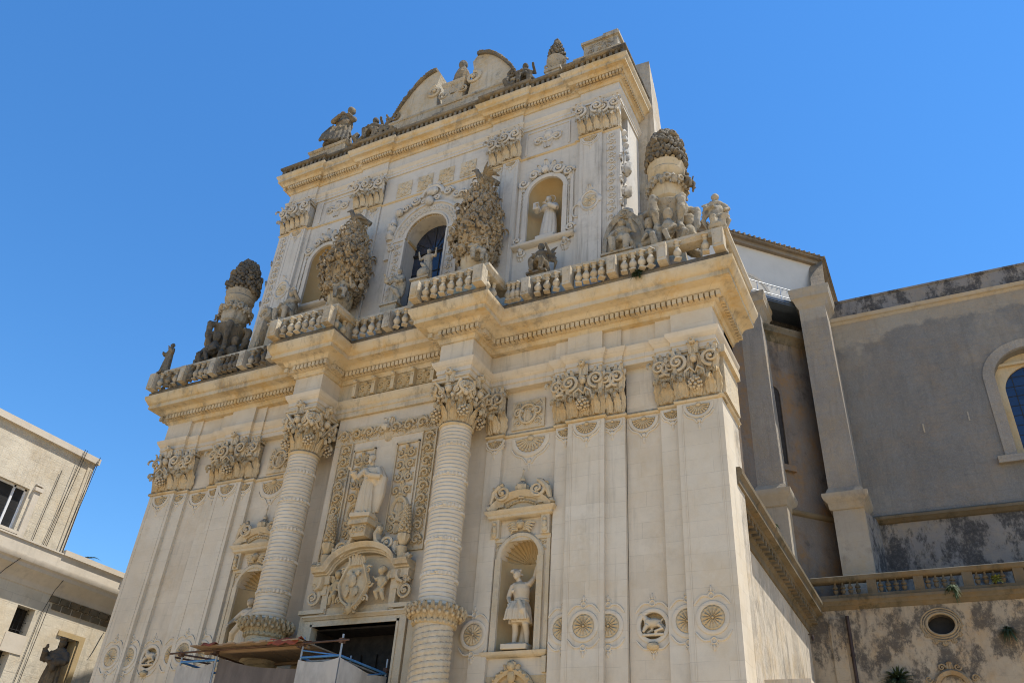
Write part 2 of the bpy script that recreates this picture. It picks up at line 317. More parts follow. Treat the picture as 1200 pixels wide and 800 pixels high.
    def arabesque(s, x0, x1, z0, z1, y, cell=.3, sym=True, k=1.0):
        nx = max(1, round((x1-x0)/cell)); nz = max(1, round((z1-z0)/cell)); cx, cz = (x1-x0)/nx, (z1-z0)/nz
        for j in range(nz):
            for i in range(nx):
                x = x0+(i+.5)*cx; z = z0+(j+.5)*cz; d = 1 if (x < (x0+x1)/2) ^ (j % 2 == 0) else -1
                R = min(cx, cz)*.42; s.spiral(x, z, y, R, 1.25, d, rnd.uniform(-.5, .5)+(0 if d > 0 else pi), .24*k, True, 12, 5)
                for q in range(3):
                    a = rnd.uniform(0, 2*pi); dx, dz = math.cos(a)*R*1.08, math.sin(a)*R*1.08
                    c_, s_ = math.cos(a+.8), math.sin(a+.8)
                    s.ell((x+dx, y, z+dz), (R*.42, R*.2, R*.18), 6, 4, 0, ((c_, 0, -s_), (0, 1, 0), (s_, 0, c_)))
    def flower(s, c, nrm, R, p=6):     # rounded blossom facing nrm
        nrm = np.array(nrm, float); nrm /= np.linalg.norm(nrm); a = np.array((0, 0, 1.)) if abs(nrm[2]) < .9 else np.array((1., 0, 0))
        U = np.cross(a, nrm); U /= np.linalg.norm(U); Vv = np.cross(nrm, U); nt = p*2; P = []
        for rr, h in ((.02, .50), (.25, .34), (.45, .72), (.82, .60), (1.0, .08), (.8, -.6)):
            row = []
            for j in range(nt):
                t = 2*pi*j/nt; q = rr*(1+(.16 if j % 2 else -.10)*(rr > .3)); row.append(np.array(c)+R*(q*(math.cos(t)*U+math.sin(t)*Vv)+h*nrm))
            P.append(row)
        s.grid(P, cv=True)
    def fruit_ball(s, c, R, n=24, r=.3):
        for i in range(n):
            z = 1-2*(i+.5)/n; t = i*2.39996; q = math.sqrt(1-z*z); s.ell((c[0]+R*q*math.cos(t), c[1]+R*q*math.sin(t), c[2]+R*z), R*r, 6, 4)
    def arched_panel(s, x0, x1, z0, z1, yf, yb, cx, hw, zb, zs, n=16, rise=None):
        rise = hw if rise is None else rise
        s.box(x0, cx-hw, yf, yb, z0, z1); s.box(cx+hw, x1, yf, yb, z0, z1)
        if zb > z0: s.box(cx-hw, cx+hw, yf, yb, z0, zb)
        A = [(cx-hw*math.cos(pi*i/n), zs+rise*math.sin(pi*i/n)) for i in range(n+1)]
        v = []; f = []
        for i, (x, z) in enumerate(A): v += [(x, yf, z), (x, yf, z1), (x, yb, z), (x, yb, z1)]
        for i in range(n):
            a = 4*i; b = a+4; f += [(a, b, b+1, a+1), (a+2, a+3, b+3, b+2), (a, a+2, b+2, b), (a+1, b+1, b+3, a+3)]
        s.add(v, f)
    def niche(s, cx, hw, zb, zs, y, depth, ribs=0, n=20, m=8):    # half-round recess with a quarter-sphere (shell) head
        th = np.linspace(pi, 2*pi, n+1); P = []
        for z in (zb, zs): P.append([(cx+hw*math.cos(t)*-1, y-depth*math.sin(t), z) for t in th])
        s.grid(P); P = []
        for i in range(m*2+1):
            ph = (pi/2)*i/(m*2); row = []
            for t in np.linspace(0, pi, (ribs*6 if ribs else n)+1):
                k = 1.0
                if ribs: k = 1+.13*abs(math.sin(t*ribs))**.7*(.25+.75*math.cos(ph))
                # meridians fan from the back-bottom centre: t round the arch, ph from front rim to the back
                rad = math.cos(ph)*k; row.append((cx-hw*rad*math.cos(t), y+.03+depth*math.sin(ph)*(1 if not ribs else (.6+.4*k)), zs+hw*rad*math.sin(t)))
            P.append(row)
        s.grid(P)
        fl = [(cx+hw*math.cos(t)*-1, y-depth*math.sin(t), zb) for t in th]; s.add(fl, [tuple(range(n+1))])
    def mesh(s, name, mat, ang=38, off=None):
        V = np.concatenate(s.V) if s.V else np.zeros((0, 3))
        if off is not None: V = V-np.array(off)
        me = bpy.data.meshes.new(name); me.from_pydata(V.tolist(), [], s.F)
        if any(s.mi): me.polygons.foreach_set('material_index', s.mi)
        me.validate()
        if ang:
            me.polygons.foreach_set('use_smooth', [True]*len(me.polygons)); me.set_sharp_from_angle(angle=math.radians(ang))
        for q in (mat if isinstance(mat, tuple) else (mat,)): me.materials.append(M[q])
        me.update(); return me

def frame(o, ang=0., sc=1.0, mirror=1):    # matrix: local (x, y, z) turned by ang about z, scaled, moved to o
    c, s_ = math.cos(ang), math.sin(ang)
    return np.array([[sc*c*mirror, -sc*s_, 0, o[0]], [sc*s_*mirror, sc*c, 0, o[1]], [0, 0, sc, o[2]], [0, 0, 0, 1]], float)
OFF = {}
def thing(name, label, cat, loc=(0, 0, 0), group=None):
    o = bpy.data.objects.new(name, None); COL.objects.link(o); o.location = loc; o.empty_display_size = .3
    o['label'] = label; o['category'] = cat
    if group: o['group'] = group
    OFF[o.name] = tuple(loc); return o
def part(name, mb, mat, parent, label=None, ang=38):
    off = OFF[parent.name]; me = mb if isinstance(mb, bpy.types.Mesh) else mb.mesh(name, mat, ang, off)
    o = bpy.data.objects.new(name, me); COL.objects.link(o); o.parent = parent; OFF[o.name] = off
    if label: o['label'] = label
    return o
def inst(name, me, parent, loc, rotz=0, scale=(1, 1, 1)):    # a repeat that shares mesh data, loc in world
    off = OFF[parent.name]; o = bpy.data.objects.new(name, me); COL.objects.link(o); o.parent = parent
    o.location = (loc[0]-off[0], loc[1]-off[1], loc[2]-off[2]); o.rotation_euler = (0, 0, rotz); o.scale = scale; OFF[o.name] = tuple(loc); return o
def single(name, mb, mat, label, cat, loc, group=None, ang=38):
    me = mb if isinstance(mb, bpy.types.Mesh) else mb.mesh(name, mat, ang, loc)
    o = bpy.data.objects.new(name, me); COL.objects.link(o); o.location = loc; o['label'] = label; o['category'] = cat
    if group: o['group'] = group
    OFF[o.name] = tuple(loc); return o
def solid(mb, vox, mat, name='body', smooth=2, off=None):       # one continuous sculpted surface
    me = mb.mesh(name, mat, 0, off); o = bpy.data.objects.new(name, me); COL.objects.link(o)
    r = o.modifiers.new('r', 'REMESH'); r.mode = 'VOXEL'; r.voxel_size = vox
    if smooth: q = o.modifiers.new('s', 'SMOOTH'); q.iterations = smooth; q.factor = .5
    ev = o.evaluated_get(bpy.context.evaluated_depsgraph_get()); nm = bpy.data.meshes.new_from_object(ev)
    bpy.data.objects.remove(o); bpy.data.meshes.remove(me)
    nm.polygons.foreach_set('use_smooth', [True]*len(nm.polygons)); nm.materials.clear(); nm.materials.append(M[mat]); nm.name = name; nm.update(); return nm
def struct(name, mb, mat):
    o = bpy.data.objects.new(name, mb.mesh(name, mat)); COL.objects.link(o); o['kind'] = 'structure'; return o

# ================================================================== GROUND
g = MB(); g.add([(-1500, -1500, 0), (1500, -1500, 0), (1500, 1500, 0), (-1500, 1500, 0)], [(0, 1, 2, 3)])
M['paving'] = stone('pale stone paving', (.62, .48, .30), (.56, .415, .25), ochre=.2, grime=.2, streak=0, lichen=0, course=None, bump=.2)
struct('piazza_ground', g, 'paving')

# ================================================================== CHURCH
church = thing('baroque_church', 'cream limestone baroque church with two-storey carved facade and grey rendered transept', 'church', (0, 0, 0))
YM, YS, YW, YC = -.14, 0., .12, -.3      # pilaster front, half-pilaster front, wall, centre bay
NZ, CZ = 13.45, 14.98                    # neck and capital top

# ---- lower walls
w = MB(); w.box(-10.85, 10.85, .95, 2.0, 0, 17.2)
for s in (-1, 1):
    def X(a, b): return (a, b) if s > 0 else (-b, -a)
    a, b = X(4.15, 5.95); w.arched_panel(a, b, 0, 16.2, YW, .94, 4.94*s, .57, 6.97, 9.5, 20)
    # wall with a round recess for the animal
    a, b = X(8.15, 9.2); cx, cz, R = 8.76*s, 7.4, .34
    w.box(a, cx-R, YW, .94, 0, 16.2); w.box(cx+R, b, YW, .94, 0, 16.2)
    n = 18; v = []; f = []
    for i in range(n+1):
        t = pi-pi*i/n; x = cx+R*math.cos(t); h = R*math.sin(t)
        v += [(x, YW, cz+h), (x, YW, 16.2), (x, .5, cz+h), (x, YW, cz-h), (x, YW, 0), (x, .5, cz-h)]
    for i in range(n): p = 6*i; q = p+6; f += [(p, q, q+1, p+1), (p, p+2, q+2, q), (p+4, q+4, q+3, p+3), (p+3, q+3, q+5, p+5), (p+2, p+5, q+5, q+2)]
    w.add(v, f)
    a, b = X(2.2, 3.6); w.box(a, b, .05, .94, 0, 16.2)
w.box(-2.2, -1.5, YC, .94, 0, 16.1); w.box(1.5, 2.2, YC, .94, 0, 16.1); w.box(-1.5, 1.5, YC, .94, 7.8, 16.1)
part('facade_wall', w, 'wall', church)
d = MB(); d.box(-1.5, 1.5, .55, .7, 0, 7.8); d.box(-1.5, -1.46, -.26, .55, 0, 7.78); d.box(1.46, 1.5, -.26, .55, 0, 7.78); d.box(-1.46, 1.46, -.26, .55, 7.74, 7.795)
for i in range(-2, 3): d.box(i*.56-.24, i*.56+.24, .48, .55, 3.2, 5.0); d.box(i*.56-.24, i*.56+.24, .48, .55, 5.3, 7.2)
part('door', d, 'dark', church)

# ---- pilasters
def medallion(mb, x, y, z, R=.33, rich=True):
    mb.cur = 0; n = 32
    rings = [[(x+r_*math.cos(2*pi*i/n), y+dy, z+r_*math.sin(2*pi*i/n)) for i in range(n)] for r_, dy in ((R-.04, .012), (R-.03, -.02), (R-.005, -.03), (R+.055, -.03), (R+.075, -.02), (R+.08, .012))]
    mb.grid(rings, cv=True)
    if rich: mb.cur = 1; mb.rosette(x, y+.0, z, R-.04, 14, .075); mb.cur = 0
    for sg in (1, -1):
        zz = z+sg*(R+.20); mb.ring(x, y, zz, .07, .028, 16, 6); mb.ell((x, y, zz+sg*.16), (.035, .04, .09), 6, 5)
        for q in (-1, 1):
            P = [(x+q*(.08+.36*k), y, zz-sg*(.02+.20*k-.10*math.sin(k*pi))) for k in np.linspace(0, 1, 8)]; mb.tube(P, [.034]*7+[.016], 5)
            mb.tube([(x+q*(.05+.03*math.sin(k*pi)), y, zz+sg*(.05+.09*k)) for k in np.linspace(0, 1, 6)], .02, 5)
def hood(mb, x, y, z, R=.34):
    n = 20; mb.cur = 0
    rings = [[(x+r_*math.cos(t), y+dy, z-r_*math.sin(t)) for t in np.linspace(0, pi, n)] for r_, dy in ((R*.92, .012), (R*.94, -.025), (R*1.0, -.035), (R*1.15, -.035), (R*1.2, -.02), (R*1.21, .012))]
    mb.grid(rings); mb.cur = 1; n = 11
    for i in range(n):
        t = pi*(i+.5)/n; mb.ell((x+R*.52*math.cos(t), y, z-.02-R*.50*math.sin(t)), (R*.42, .05, R*.085), 6, 4, 0, ((math.cos(t), 0, math.sin(t)), (0, 1, 0), (-math.sin(t), 0, math.cos(t))))
        mb.ell((x+R*.8*math.cos(t), y-.02, z-.02-R*.78*math.sin(t)), (R*.10, .045, R*.10), 6, 4)
    mb.ell((x, y, z-.02), (R*.22, .07, R*.18), 8, 5); mb.cur = 0
    for q in (-1, 1): mb.tube([(x+q*R*(1.15-1.0*k), y, z-R*(.62+1.0*k+.12*math.sin(k*pi*2))) for k in np.linspace(0, 1, 8)], .034, 5)
    mb.ell((x, y, z-R*1.42), (.07, .05, .07), 7, 5); mb.ell((x, y, z-R*1.85), (.04, .04, .12), 6, 5)
def pilaster(x0, x1, y, med=None, hd=None, edge=True, zt=NZ):
    p = MB(); p.box(x0, x1, y, .95, 0, zt)
    if edge:
        e = .13
        for a in ((x0+e, x0+e+.03), (x1-e-.03, x1-e)): p.box(a[0], a[1], y-.014, y+.01, 1.5, zt-.14)
    o = part('pilaster', p, 'pil', church)
    nk = MB(); nk.sweep([(x0, .3), (x0, y), (x1, y), (x1, .3)], [(0, zt-.12), (.05, zt-.10), (.075, zt-.05), (.05, zt), (.02, zt+.03)], -.05); part('neck_moulding', nk, 'corn', o)
    if med is not None: m = MB(); medallion(m, med, y, 7.43); part('medallion', m, ('pil', 'carveo'), o)
    if hd is not None: m = MB(); hood(m, hd, y, 13.25, .36 if x1-x0 > .8 else .27); part('carved_hood', m, ('pil', 'carveo'), o)
    return o
def capital(wd, h=1.5, dep=.35, main=True):      # local: centred x, front plane y=0, z from 0
    m = MB(); hw = wd/2; m.cur = 1
    m.box(-hw+.03, hw-.03, -.03, dep, 0, h*.5); m.cur = 0; m.box(-hw+.04, hw-.04, -.02, dep, h*.5, h*.86); m.cur = 1
    n = max(1, int(round(wd/.34)))
    for i in range(n+1):
        x = -hw+.03+(wd-.06)*i/max(1, n); m.acanthus(x, -.02, .0, h*.46, wd/max(1, n)*.95, .30, (i/n-.5)*.5)
    for i in range(n):
        x = -hw+wd*(i+.5)/n; m.acanthus(x, -.09, .0, h*.34, wd/n*.98, .30)
    m.cur = 0; R = h*.155
    for q in (-1, 1):
        m.spiral(q*(hw-.09), h*.70, -.28, R*1.15, 1.6, -q, -pi/2, .23, True, 30)
        m.leaf(q*hw*.52, -.12, h*.42, h*.50, .34, .55, q*.15, 4, q*.06); m.leaf(q*hw*.30, -.16, h*.44, h*.46, .26, .5, -q*.25, 4, -q*.05); m.leaf(q*hw*.80, -.14, h*.44, h*.34, .26, .7, q*.45, 4)
        m.tube([(q*.05, -.12, h*.50), (q*hw*.35, -.20, h*.66), (q*hw*.62, -.26, h*.82), (q*hw*.95, -.28, h*.87)], [.03, .04, .045, .04], 7)
        m.acanthus(q*(hw+.0), -.16, h*.40, h*.42, .24, .30, q*.7); m.leaf(q*(hw+.02), -.26, h*.76, h*.26, .2, .5, q*.6); m.leaf(q*(hw-.14), -.26, h*.80, h*.22, .16, .4, q*.2)
    m.box(-hw-.04, hw+.04, -.12, dep, h*.88, h*.94); m.box(-hw-.08, hw+.08, -.18, dep, h*.94, h)
    if main:
        m.ell((0, -.30, h*.72), (.10, .13, .14), 10, 7); m.ell((0, -.41, h*.70), (.022, .04, .045), 6, 4); m.ell((0, -.36, h*.775), (.11, .06, .025), 8, 5)      # mask
        for q in (-1, 0, 1): m.leaf(q*.09, -.28, h*.82, h*(.34-.05*abs(q)), .18, .45, q*.8)
        m.ell((0, -.32, h*1.08), (.09, .08, .09), 8, 6, .18); m.flower((0, -.40, h*1.07), (0, -1, 0), .10, 7)
        m.fruit_ball((0, -.28, h*.19), .17, 30, .30)
        for q in (-1, 1): m.tube([(0, -.2, h*.44), (q*.12, -.34, h*.52), (q*.26, -.34, h*.44), (q*.29, -.28, h*.30)], [.035, .045, .04, .02], 7); m.leaf(q*.13, -.22, h*.36, h*.22, .16, .6, q*.4)
    return m
CAPS = {}
def put_capital(o, xc, y, wd, main):
    k = (round(wd, 2), main)
    if k not in CAPS: CAPS[k] = capital(wd, CZ-NZ, .35, main).mesh('capital', ('carve', 'carveo'), 50)
    inst('capital', CAPS[k], o, (xc, y, NZ+.02))
    if main:
        if 'lv' not in CAPS: pass
for s in (-1, 1):
    def pl(x0, x1, y, cap, main, med=None, hd=None, edge=True):
        a, b = (x0, x1) if s > 0 else (-x1, -x0)
        o = pilaster(a, b, y, None if med is None else s*med, None if hd is None else s*hd, edge)
        if cap: put_capital(o, (a+b)/2, y, cap, main)
        return o
    pl(9.72, 11.0, YM, 1.15, True, 10.33, 10.33)
    pl(9.2, 9.72, YS, .50, False, 9.68, 9.55, False)
    pl(7.55, 8.13, YS, .52, False, 7.62, 7.75, False)
    pl(6.4, 7.55, YM, 1.05, True, 7.0, 7.0)
    pl(5.95, 6.4, YS, .42, False, 6.38, 6.28, False)
    pl(3.62, 4.15, YS, .46, False, 3.70, 3.9, False)
    # between them: hoods, frieze panels and the animal medallion ring
    for x_, r_ in ((5.05, .54), (8.66, .38)): m = MB(); hood(m, x_*s, YW, 13.25, r_); part('carved_hood', m, ('pil', 'carveo'), church)
    m = MB(); medallion(m, 8.76*s, YW, 7.4, .36, False)
    m.cur = 1; m.ell((8.76*s, YW-.06, 6.90), (.16, .10, .10), 10, 6, .1); m.leaf(8.76*s, YW-.02, 6.95, -.25, .3, .25); fl_ = MB(); fl_.prism([(8.76*s+.36*math.cos(t), 7.4+.36*math.sin(t)) for t in np.linspace(0, 2*pi, 25)[:-1]], .30, .36)
    o = part('medallion', m, ('pil', 'carveo'), church); part('recess', fl_, 'carveo', o)
    m = MB(); x = 4.95*s
    m.box(x-.56, x+.56, .06, .2, 13.55, 14.55); m2 = MB()
    m2.ring(x, .02, 14.05, .28, .05, 20, 6, 1.15); m2.arabesque(x-.5, x+.5, 13.62, 14.5, .05, .32); m2.leaf(x, .0, 13.75, .5, .35, .2); m2.spiral(x-.33, 14.1, .02, .17, 1.4, 1, 0, .28); m2.spiral(x+.33, 14.1, .02, .17, 1.4, -1, pi, .28)
    o = part('carved_panel', m, 'carve', church); part('relief', m2, 'carve', o)
    nk = MB(); a, b = (4.15, 5.95) if s > 0 else (-5.95, -4.15); nk.sweep([(a, YW), (b, YW)], [(0, NZ-.12), (.05, NZ-.10), (.075, NZ-.05), (.05, NZ), (.02, NZ+.03)], -.05); part('string_moulding', nk, 'corn', church); nk = MB()
    a, b = (8.13, 9.2) if s > 0 else (-9.2, -8.13); nk.sweep([(a, YW), (b, YW)], [(0, NZ-.12), (.05, NZ-.10), (.075, NZ-.05), (.05, NZ), (.02, NZ+.03)], -.05)
    part('string_moulding', nk, 'corn', church)

# ---- columns
def shaft():
    n, z0, z1 = 56, 7.95, NZ-.05; nz = 300; pit = .118; R = []
    th = np.linspace(0, 2*pi, n, endpoint=False)
    for i in range(nz+1):
        k = i/nz; z = z0+(z1-z0)*k; rr = .495-.03*k**1.6
        q = ((z-z0)/pit-th/(2*pi)) % 1; rdg = .026*np.abs(np.sin(pi*q))**.7
        b = ((z-z0)/.98-th/(2*pi)*.16/.98+.35) % 1
        band = (b < .15); r = rr+np.where(band, .012+.042*(np.sin(th*26+b*8) > -.1)*(np.abs(b-.075) < .05), rdg)
        R.append(np.stack([r*np.cos(th), r*np.sin(th), np.full(n, z)], -1))
    m = MB(); m.ring_stack(R); return m
def low_shaft():
    n, nz = 56, 170; R = []; th = np.linspace(0, 2*pi, n, endpoint=False)
    for i in range(nz+1):
        k = i/nz; z = 1.8+5.7*k; q = (z/.15-th/(2*pi)*4) % 1; r = .51+.035*np.abs(np.sin(pi*q))**.6
        R.append(np.stack([r*np.cos(th), r*np.sin(th), np.full(n, z)], -1))
    m = MB(); m.ring_stack(R); return m
def crown_band():
    m = MB(); m.lathe([(.53, 7.42), (.58, 7.46), (.58, 7.54), (.54, 7.58), (.55, 7.75), (.62, 7.86), (.63, 7.92), (.50, 7.97)], n=40)
    for k in range(22):
        t = 2*pi*k/22; m.acanthus(.545*math.sin(t), -.545*math.cos(t), 7.52, .34, .19, .22, t)
        t += pi/22; m.acanthus(.58*math.sin(t), -.58*math.cos(t), 7.62, .34, .18, .22, t); m.ell((.70*math.sin(t), -.70*math.cos(t), 7.70), (.06, .06, .07), 6, 4)
        m.ell((.59*math.sin(t), -.59*math.cos(t), 7.5), (.045, .045, .05), 6, 4)
    return m
def column_capital():
    m = MB(); h = 1.5; m.cur = 1; m.lathe([(.47, 0), (.46, .3), (.48, .7)], n=24); m.cur = 0; m.lathe([(.48, .7), (.60, h*.87)], n=24); m.cur = 1
    for k in range(10):
        t = 2*pi*k/10; m.acanthus(.46*math.sin(t), -.46*math.cos(t), .0, h*.46, .30, .30, t)
        t += pi/10; m.acanthus(.49*math.sin(t), -.49*math.cos(t), .0, h*.33, .29, .30, t)
    m.cur = 0
    for k in range(4):
        t = pi/4+k*pi/2; L = MB(frame((0, 0, 0), t))
        for q in (-1, 1): L.spiral(q*.07, h*.70, -.80, h*.155, 1.7, -q, -pi/2, .27)
        L.acanthus(0, -.55, h*.38, h*.46, .30, .34); L.leaf(0, -.74, h*.78, h*.26, .24, .5); L.ell((0, -.86, h*.56), (.07, .09, .12), 8, 6, .15)
        L.fruit_ball((0, -.68, h*.19), .16, 24, .30)
        m.add(np.concatenate(L.V), L.F)
        t = k*pi/2; L = MB(frame((0, 0, 0), t)); L.ell((0, -.70, h*.70), (.11, .13, .15), 10, 7); L.ell((0, -.82, h*.68), (.025, .04, .05), 6, 4); L.ell((0, -.77, h*.77), (.12, .06, .025), 8, 5)
        for q in (-1, 0, 1): L.leaf(q*.10, -.68, h*.84, h*(.34-.05*abs(q)), .2, .45, q*.8)
        L.flower((0, -.76, h*1.08), (0, -1, 0), .12, 7); L.ell((0, -.68, h*1.1), (.10, .09, .10), 8, 6, .18)
        for q in (-1, 1):
            L.spiral(q*.30, h*.66, -.64, h*.13, 1.5, q, -pi/2, .26); L.tube([(q*.06, -.54, h*.44), (q*.24, -.64, h*.66), (q*.46, -.76, h*.86)], [.04, .055, .05], 8)
            for j in range(3): L.leaf(q*(.10+.15*j), -.52-.02*j, h*(.42+.02*j), h*.38, .17, .62, q*(.2+.2*j))
            L.ell((q*.18, -.72, h*.52), (.06, .07, .08), 7, 5, .2)
        m.add(np.concatenate(L.V), L.F)
    m.box(-.64, .64, -.64, .64, h*.88, h*.95); m.box(-.68, .68, -.68, .68, h*.95, h)
    return m
shm = shaft().mesh('column', 'pil', 30); lsm = low_shaft().mesh('lower_shaft', 'carve', 30); cbm = crown_band().mesh('crown_band', 'carveo', 50); ccm = column_capital().mesh('capital', ('carve', 'carveo'), 50)
nkm = MB(); nkm.lathe([(.46, NZ-.16), (.51, NZ-.12), (.54, NZ-.07), (.51, NZ-.02), (.47, NZ+.03)], n=40); nkm = nkm.mesh('neck_moulding', 'corn')
bsm = MB(); bsm.box(-.85, .85, -.85, .85, 0, 1.2); bsm.lathe([(.85, 1.2), (.86, 1.35), (.75, 1.45), (.74, 1.6), (.80, 1.7), (.68, 1.82)], n=32); bsm = bsm.mesh('column_base', 'pil')
for s in (-1, 1):
    o = inst('column', shm, church, (2.97*s, -.86, 0), 0 if s > 0 else 1.1)
    p = (2.97*s, -.86, 0); OFF[o.name] = p
    for nme, me in (('lower_shaft', lsm), ('crown_band', cbm), ('neck_moulding', nkm), ('column_base', bsm)): inst(nme, me, o, p)
    c = inst('capital', ccm, o, (p[0], p[1], NZ))
    if s < 0:
        for ch in o.children: ch.rotation_euler = (0, 0, -1.1)

# ---- entablature and cornice
FP = [(-10.98, 2.0), (-10.98, -.28), (-3.6, -.28), (-3.6, -1.42), (-2.4, -1.42), (-2.4, -.4), (2.4, -.4), (2.4, -1.42), (3.6, -1.42), (3.6, -.28), (10.98, -.28), (10.98, 2.0)]
def ress(s):
    return [(3.62, -.15), (5.95, -.15), (5.95, -.22), (6.4, -.22), (6.4, -.34), (7.55, -.34), (7.55, -.22), (8.13, -.22), (8.13, -.15), (9.2, -.15), (9.2, -.22), (9.72, -.22), (9.72, -.34), (10.98, -.34), (10.98, 2.0)]
right = ress(1); left = [(-x, y) for x, y in reversed(right)]
AP = left+[(-3.6, -.15), (-3.6, -1.42), (-2.4, -1.42), (-2.4, -.4), (2.4, -.4), (2.4, -1.42), (3.6, -1.42), (3.6, -.15)][1:-1]+right
AP = [p for i, p in enumerate(AP) if i == 0 or (abs(p[0]-AP[i-1][0])+abs(p[1]-AP[i-1][1])) > .03]
e = MB(); e.sweep(AP, [(-.01, 14.96), (0, 14.97), (0, 15.12), (.035, 15.14), (.035, 15.28), (.06, 15.30), (.10, 15.36), (.15, 15.44), (.17, 15.54), (.02, 15.60), (0, 15.62), (0, 16.30)], -.3)
e.box(-10.7, 10.7, .0, .96, 14.97, 16.3); e.box(-2.4, 2.4, -.2, .2, 14.97, 16.3)
for s in (-1, 1): e.box(3*s-.58, 3*s+.58, -1.4, .2, 14.975, 16.3)
entab = part('entablature', e, 'wall', church)
e = MB(); e.sweep([(-2.42, -.41), (2.42, -.41)], [(-.01, 14.94), (0, 14.95), (0, 15.12), (.035, 15.14), (.035, 15.28), (.06, 15.30), (.10, 15.36), (.15, 15.44), (.17, 15.54), (.02, 15.60), (0, 15.62), (0, 16.29)], -.1); part('architrave', e, 'corn', entab)
for i in range(4):
    m = MB(); x = -1.2+i*.8; m.box(x-.34, x+.34, -.45, -.40, 15.66, 16.26); m.spiral(x-.16, 15.95, -.46, .15, 1.4, 1, 0, .3); m.spiral(x+.16, 15.95, -.46, .15, 1.4, -1, pi, .3); m.leaf(x, -.46, 15.70, .55, .26, .3); m.leaf(x-.22, -.45, 15.68, .3, .16, .3); m.leaf(x+.22, -.45, 15.68, .3, .16, .3); m.ell((x, -.5, 16.12), (.09, .08, .08), 7, 5, .2)
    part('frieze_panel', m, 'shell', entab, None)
for i in range(5): x = -1.6+i*.8; m = MB(); m.box(x-.07, x+.07, -.62, -.40, 15.62, 16.28); m.leaf(x, -.58, 15.62, .5, .16, .25); m.ell((x, -.64, 16.2), (.09, .10, .09), 7, 5); part('frieze_bracket', m, 'carveo', entab)
CP = [(0, 16.26), (.06, 16.28), (.08, 16.36), (.12, 16.40), (.12, 16.42), (.22, 16.43), (.22, 16.62), (.30, 16.64), (.36, 16.70), (.40, 16.78), (.46, 16.82), (.72, 16.84), (.72, 17.0), (.76, 17.02), (.80, 17.10), (.88, 17.22), (.90, 17.30), (.90, 17.36), (.4, 17.42)]
c = MB(); c.sweep(FP, CP, -.5)
c.slab([(-11.3, -.5), (11.3, -.5), (11.3, 2.0), (-11.3, 2.0)], 17.1, 17.40)
for s in (-1, 1): c.slab([(3*s-1.2, -2.0), (3*s+1.2, -2.0), (3*s+1.2, -.3), (3*s-1.2, -.3)], 17.1, 17.41)
def dentils(mb, path, o0, o1, z0, z1, pitch, wd):
    P = [np.array(p, float) for p in path]; n = len(P)
    for i in range(n-1):
        dv = P[i+1]-P[i]; L = np.linalg.norm(dv); dv /= L; nv = np.array((dv[1], -dv[0]))
        # convex corners lengthen, concave shorten
        def turn(j):
            if j <= 0 or j >= n-1: return 0
            a = P[j]-P[j-1]; b = P[j+1]-P[j]; return np.sign(a[0]*b[1]-a[1]*b[0])
        s0 = .05 if turn(i) > 0 else (o1+.03 if turn(i) < 0 else .03); s1 = L+o1*turn(i+1)-.03
        if s1-s0 < wd*1.6: continue
        k = max(1, int((s1-s0)/pitch))
        for j in range(k+1):
            q = s0+(s1-s0-wd)*j/k; a = P[i]+dv*q
            c4 = [a+nv*o0, a+nv*o1, a+dv*wd+nv*o1, a+dv*wd+nv*o0]; mb.slab([tuple(x) for x in c4], z0, z1)
dentils(c, FP, .20, .36, 16.45, 16.61, .165, .115)
corn = part('cornice', c, 'corn', church)

# ---- balustrade
BPATH = [(-11.74, 2.0), (-11.74, -1.1), (-4.38, -1.1), (-4.38, -2.26), (-1.62, -2.26), (-1.62, -1.22), (1.62, -1.22), (1.62, -2.26), (4.38, -2.26), (4.38, -1.1), (11.74, -1.1), (11.74, 2.0)]
BZ = 17.40
b = MB(); b.sweep(BPATH, [(-.30, BZ), (.02, BZ), (.02, BZ+.10), (-.02, BZ+.14), (-.02, BZ+.18)], -.32)
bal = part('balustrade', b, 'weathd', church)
r = MB(); r.sweep(BPATH, [(-.05, BZ+.80), (0, BZ+.83), (.02, BZ+.90), (.07, BZ+.96), (.07, BZ+1.06), (.02, BZ+1.10)], -.34)
part('rail', r, 'weathl', bal)
BP = [(.055, 0), (.075, .02), (.075, .05), (.045, .08), (.06, .13), (.095, .2), (.10, .26), (.075, .34), (.045, .42), (.04, .47), (.06, .49), (.06, .52), (.04, .54), (.05, .58), (.065, .61), (.07, .66)]
def baluster_mesh(mat):
    q = MB(); q.lathe([(r_*1.28, z) for r_, z in BP], n=12); q.box(-.10, .10, -.10, .10, -.01, .03); q.box(-.10, .10, -.10, .10, .63, .67); return q.mesh('baluster', mat, 50)
bme = [baluster_mesh('carve'), baluster_mesh('weathl'), baluster_mesh('weath'), baluster_mesh('weathd')]
pier_me = {}
def pier(x, y, w_=.42):
    w_ *= .70; q = MB(); q.box(x-w_/2, x+w_/2, y-.17, y+.17, BZ+.17, BZ+.86); q.box(x-w_/2+.05, x+w_/2-.05, y-.185, y+.185, BZ+.27, BZ+.72); part('pier', q, 'weathl', bal)
def run(p0, p1, n, skip=(), s0=.0, mats=(0, 1)):
    for i in range(n):
        if i in skip: continue
        k = (i+.5)/n; x = p0[0]+(p1[0]-p0[0])*k; y = p0[1]+(p1[1]-p0[1])*k
        inst('baluster', bme[rnd.choice(mats)], bal, (x, y, BZ+.175), rnd.uniform(0, 1))
YB = -1.24; YBB = -2.40
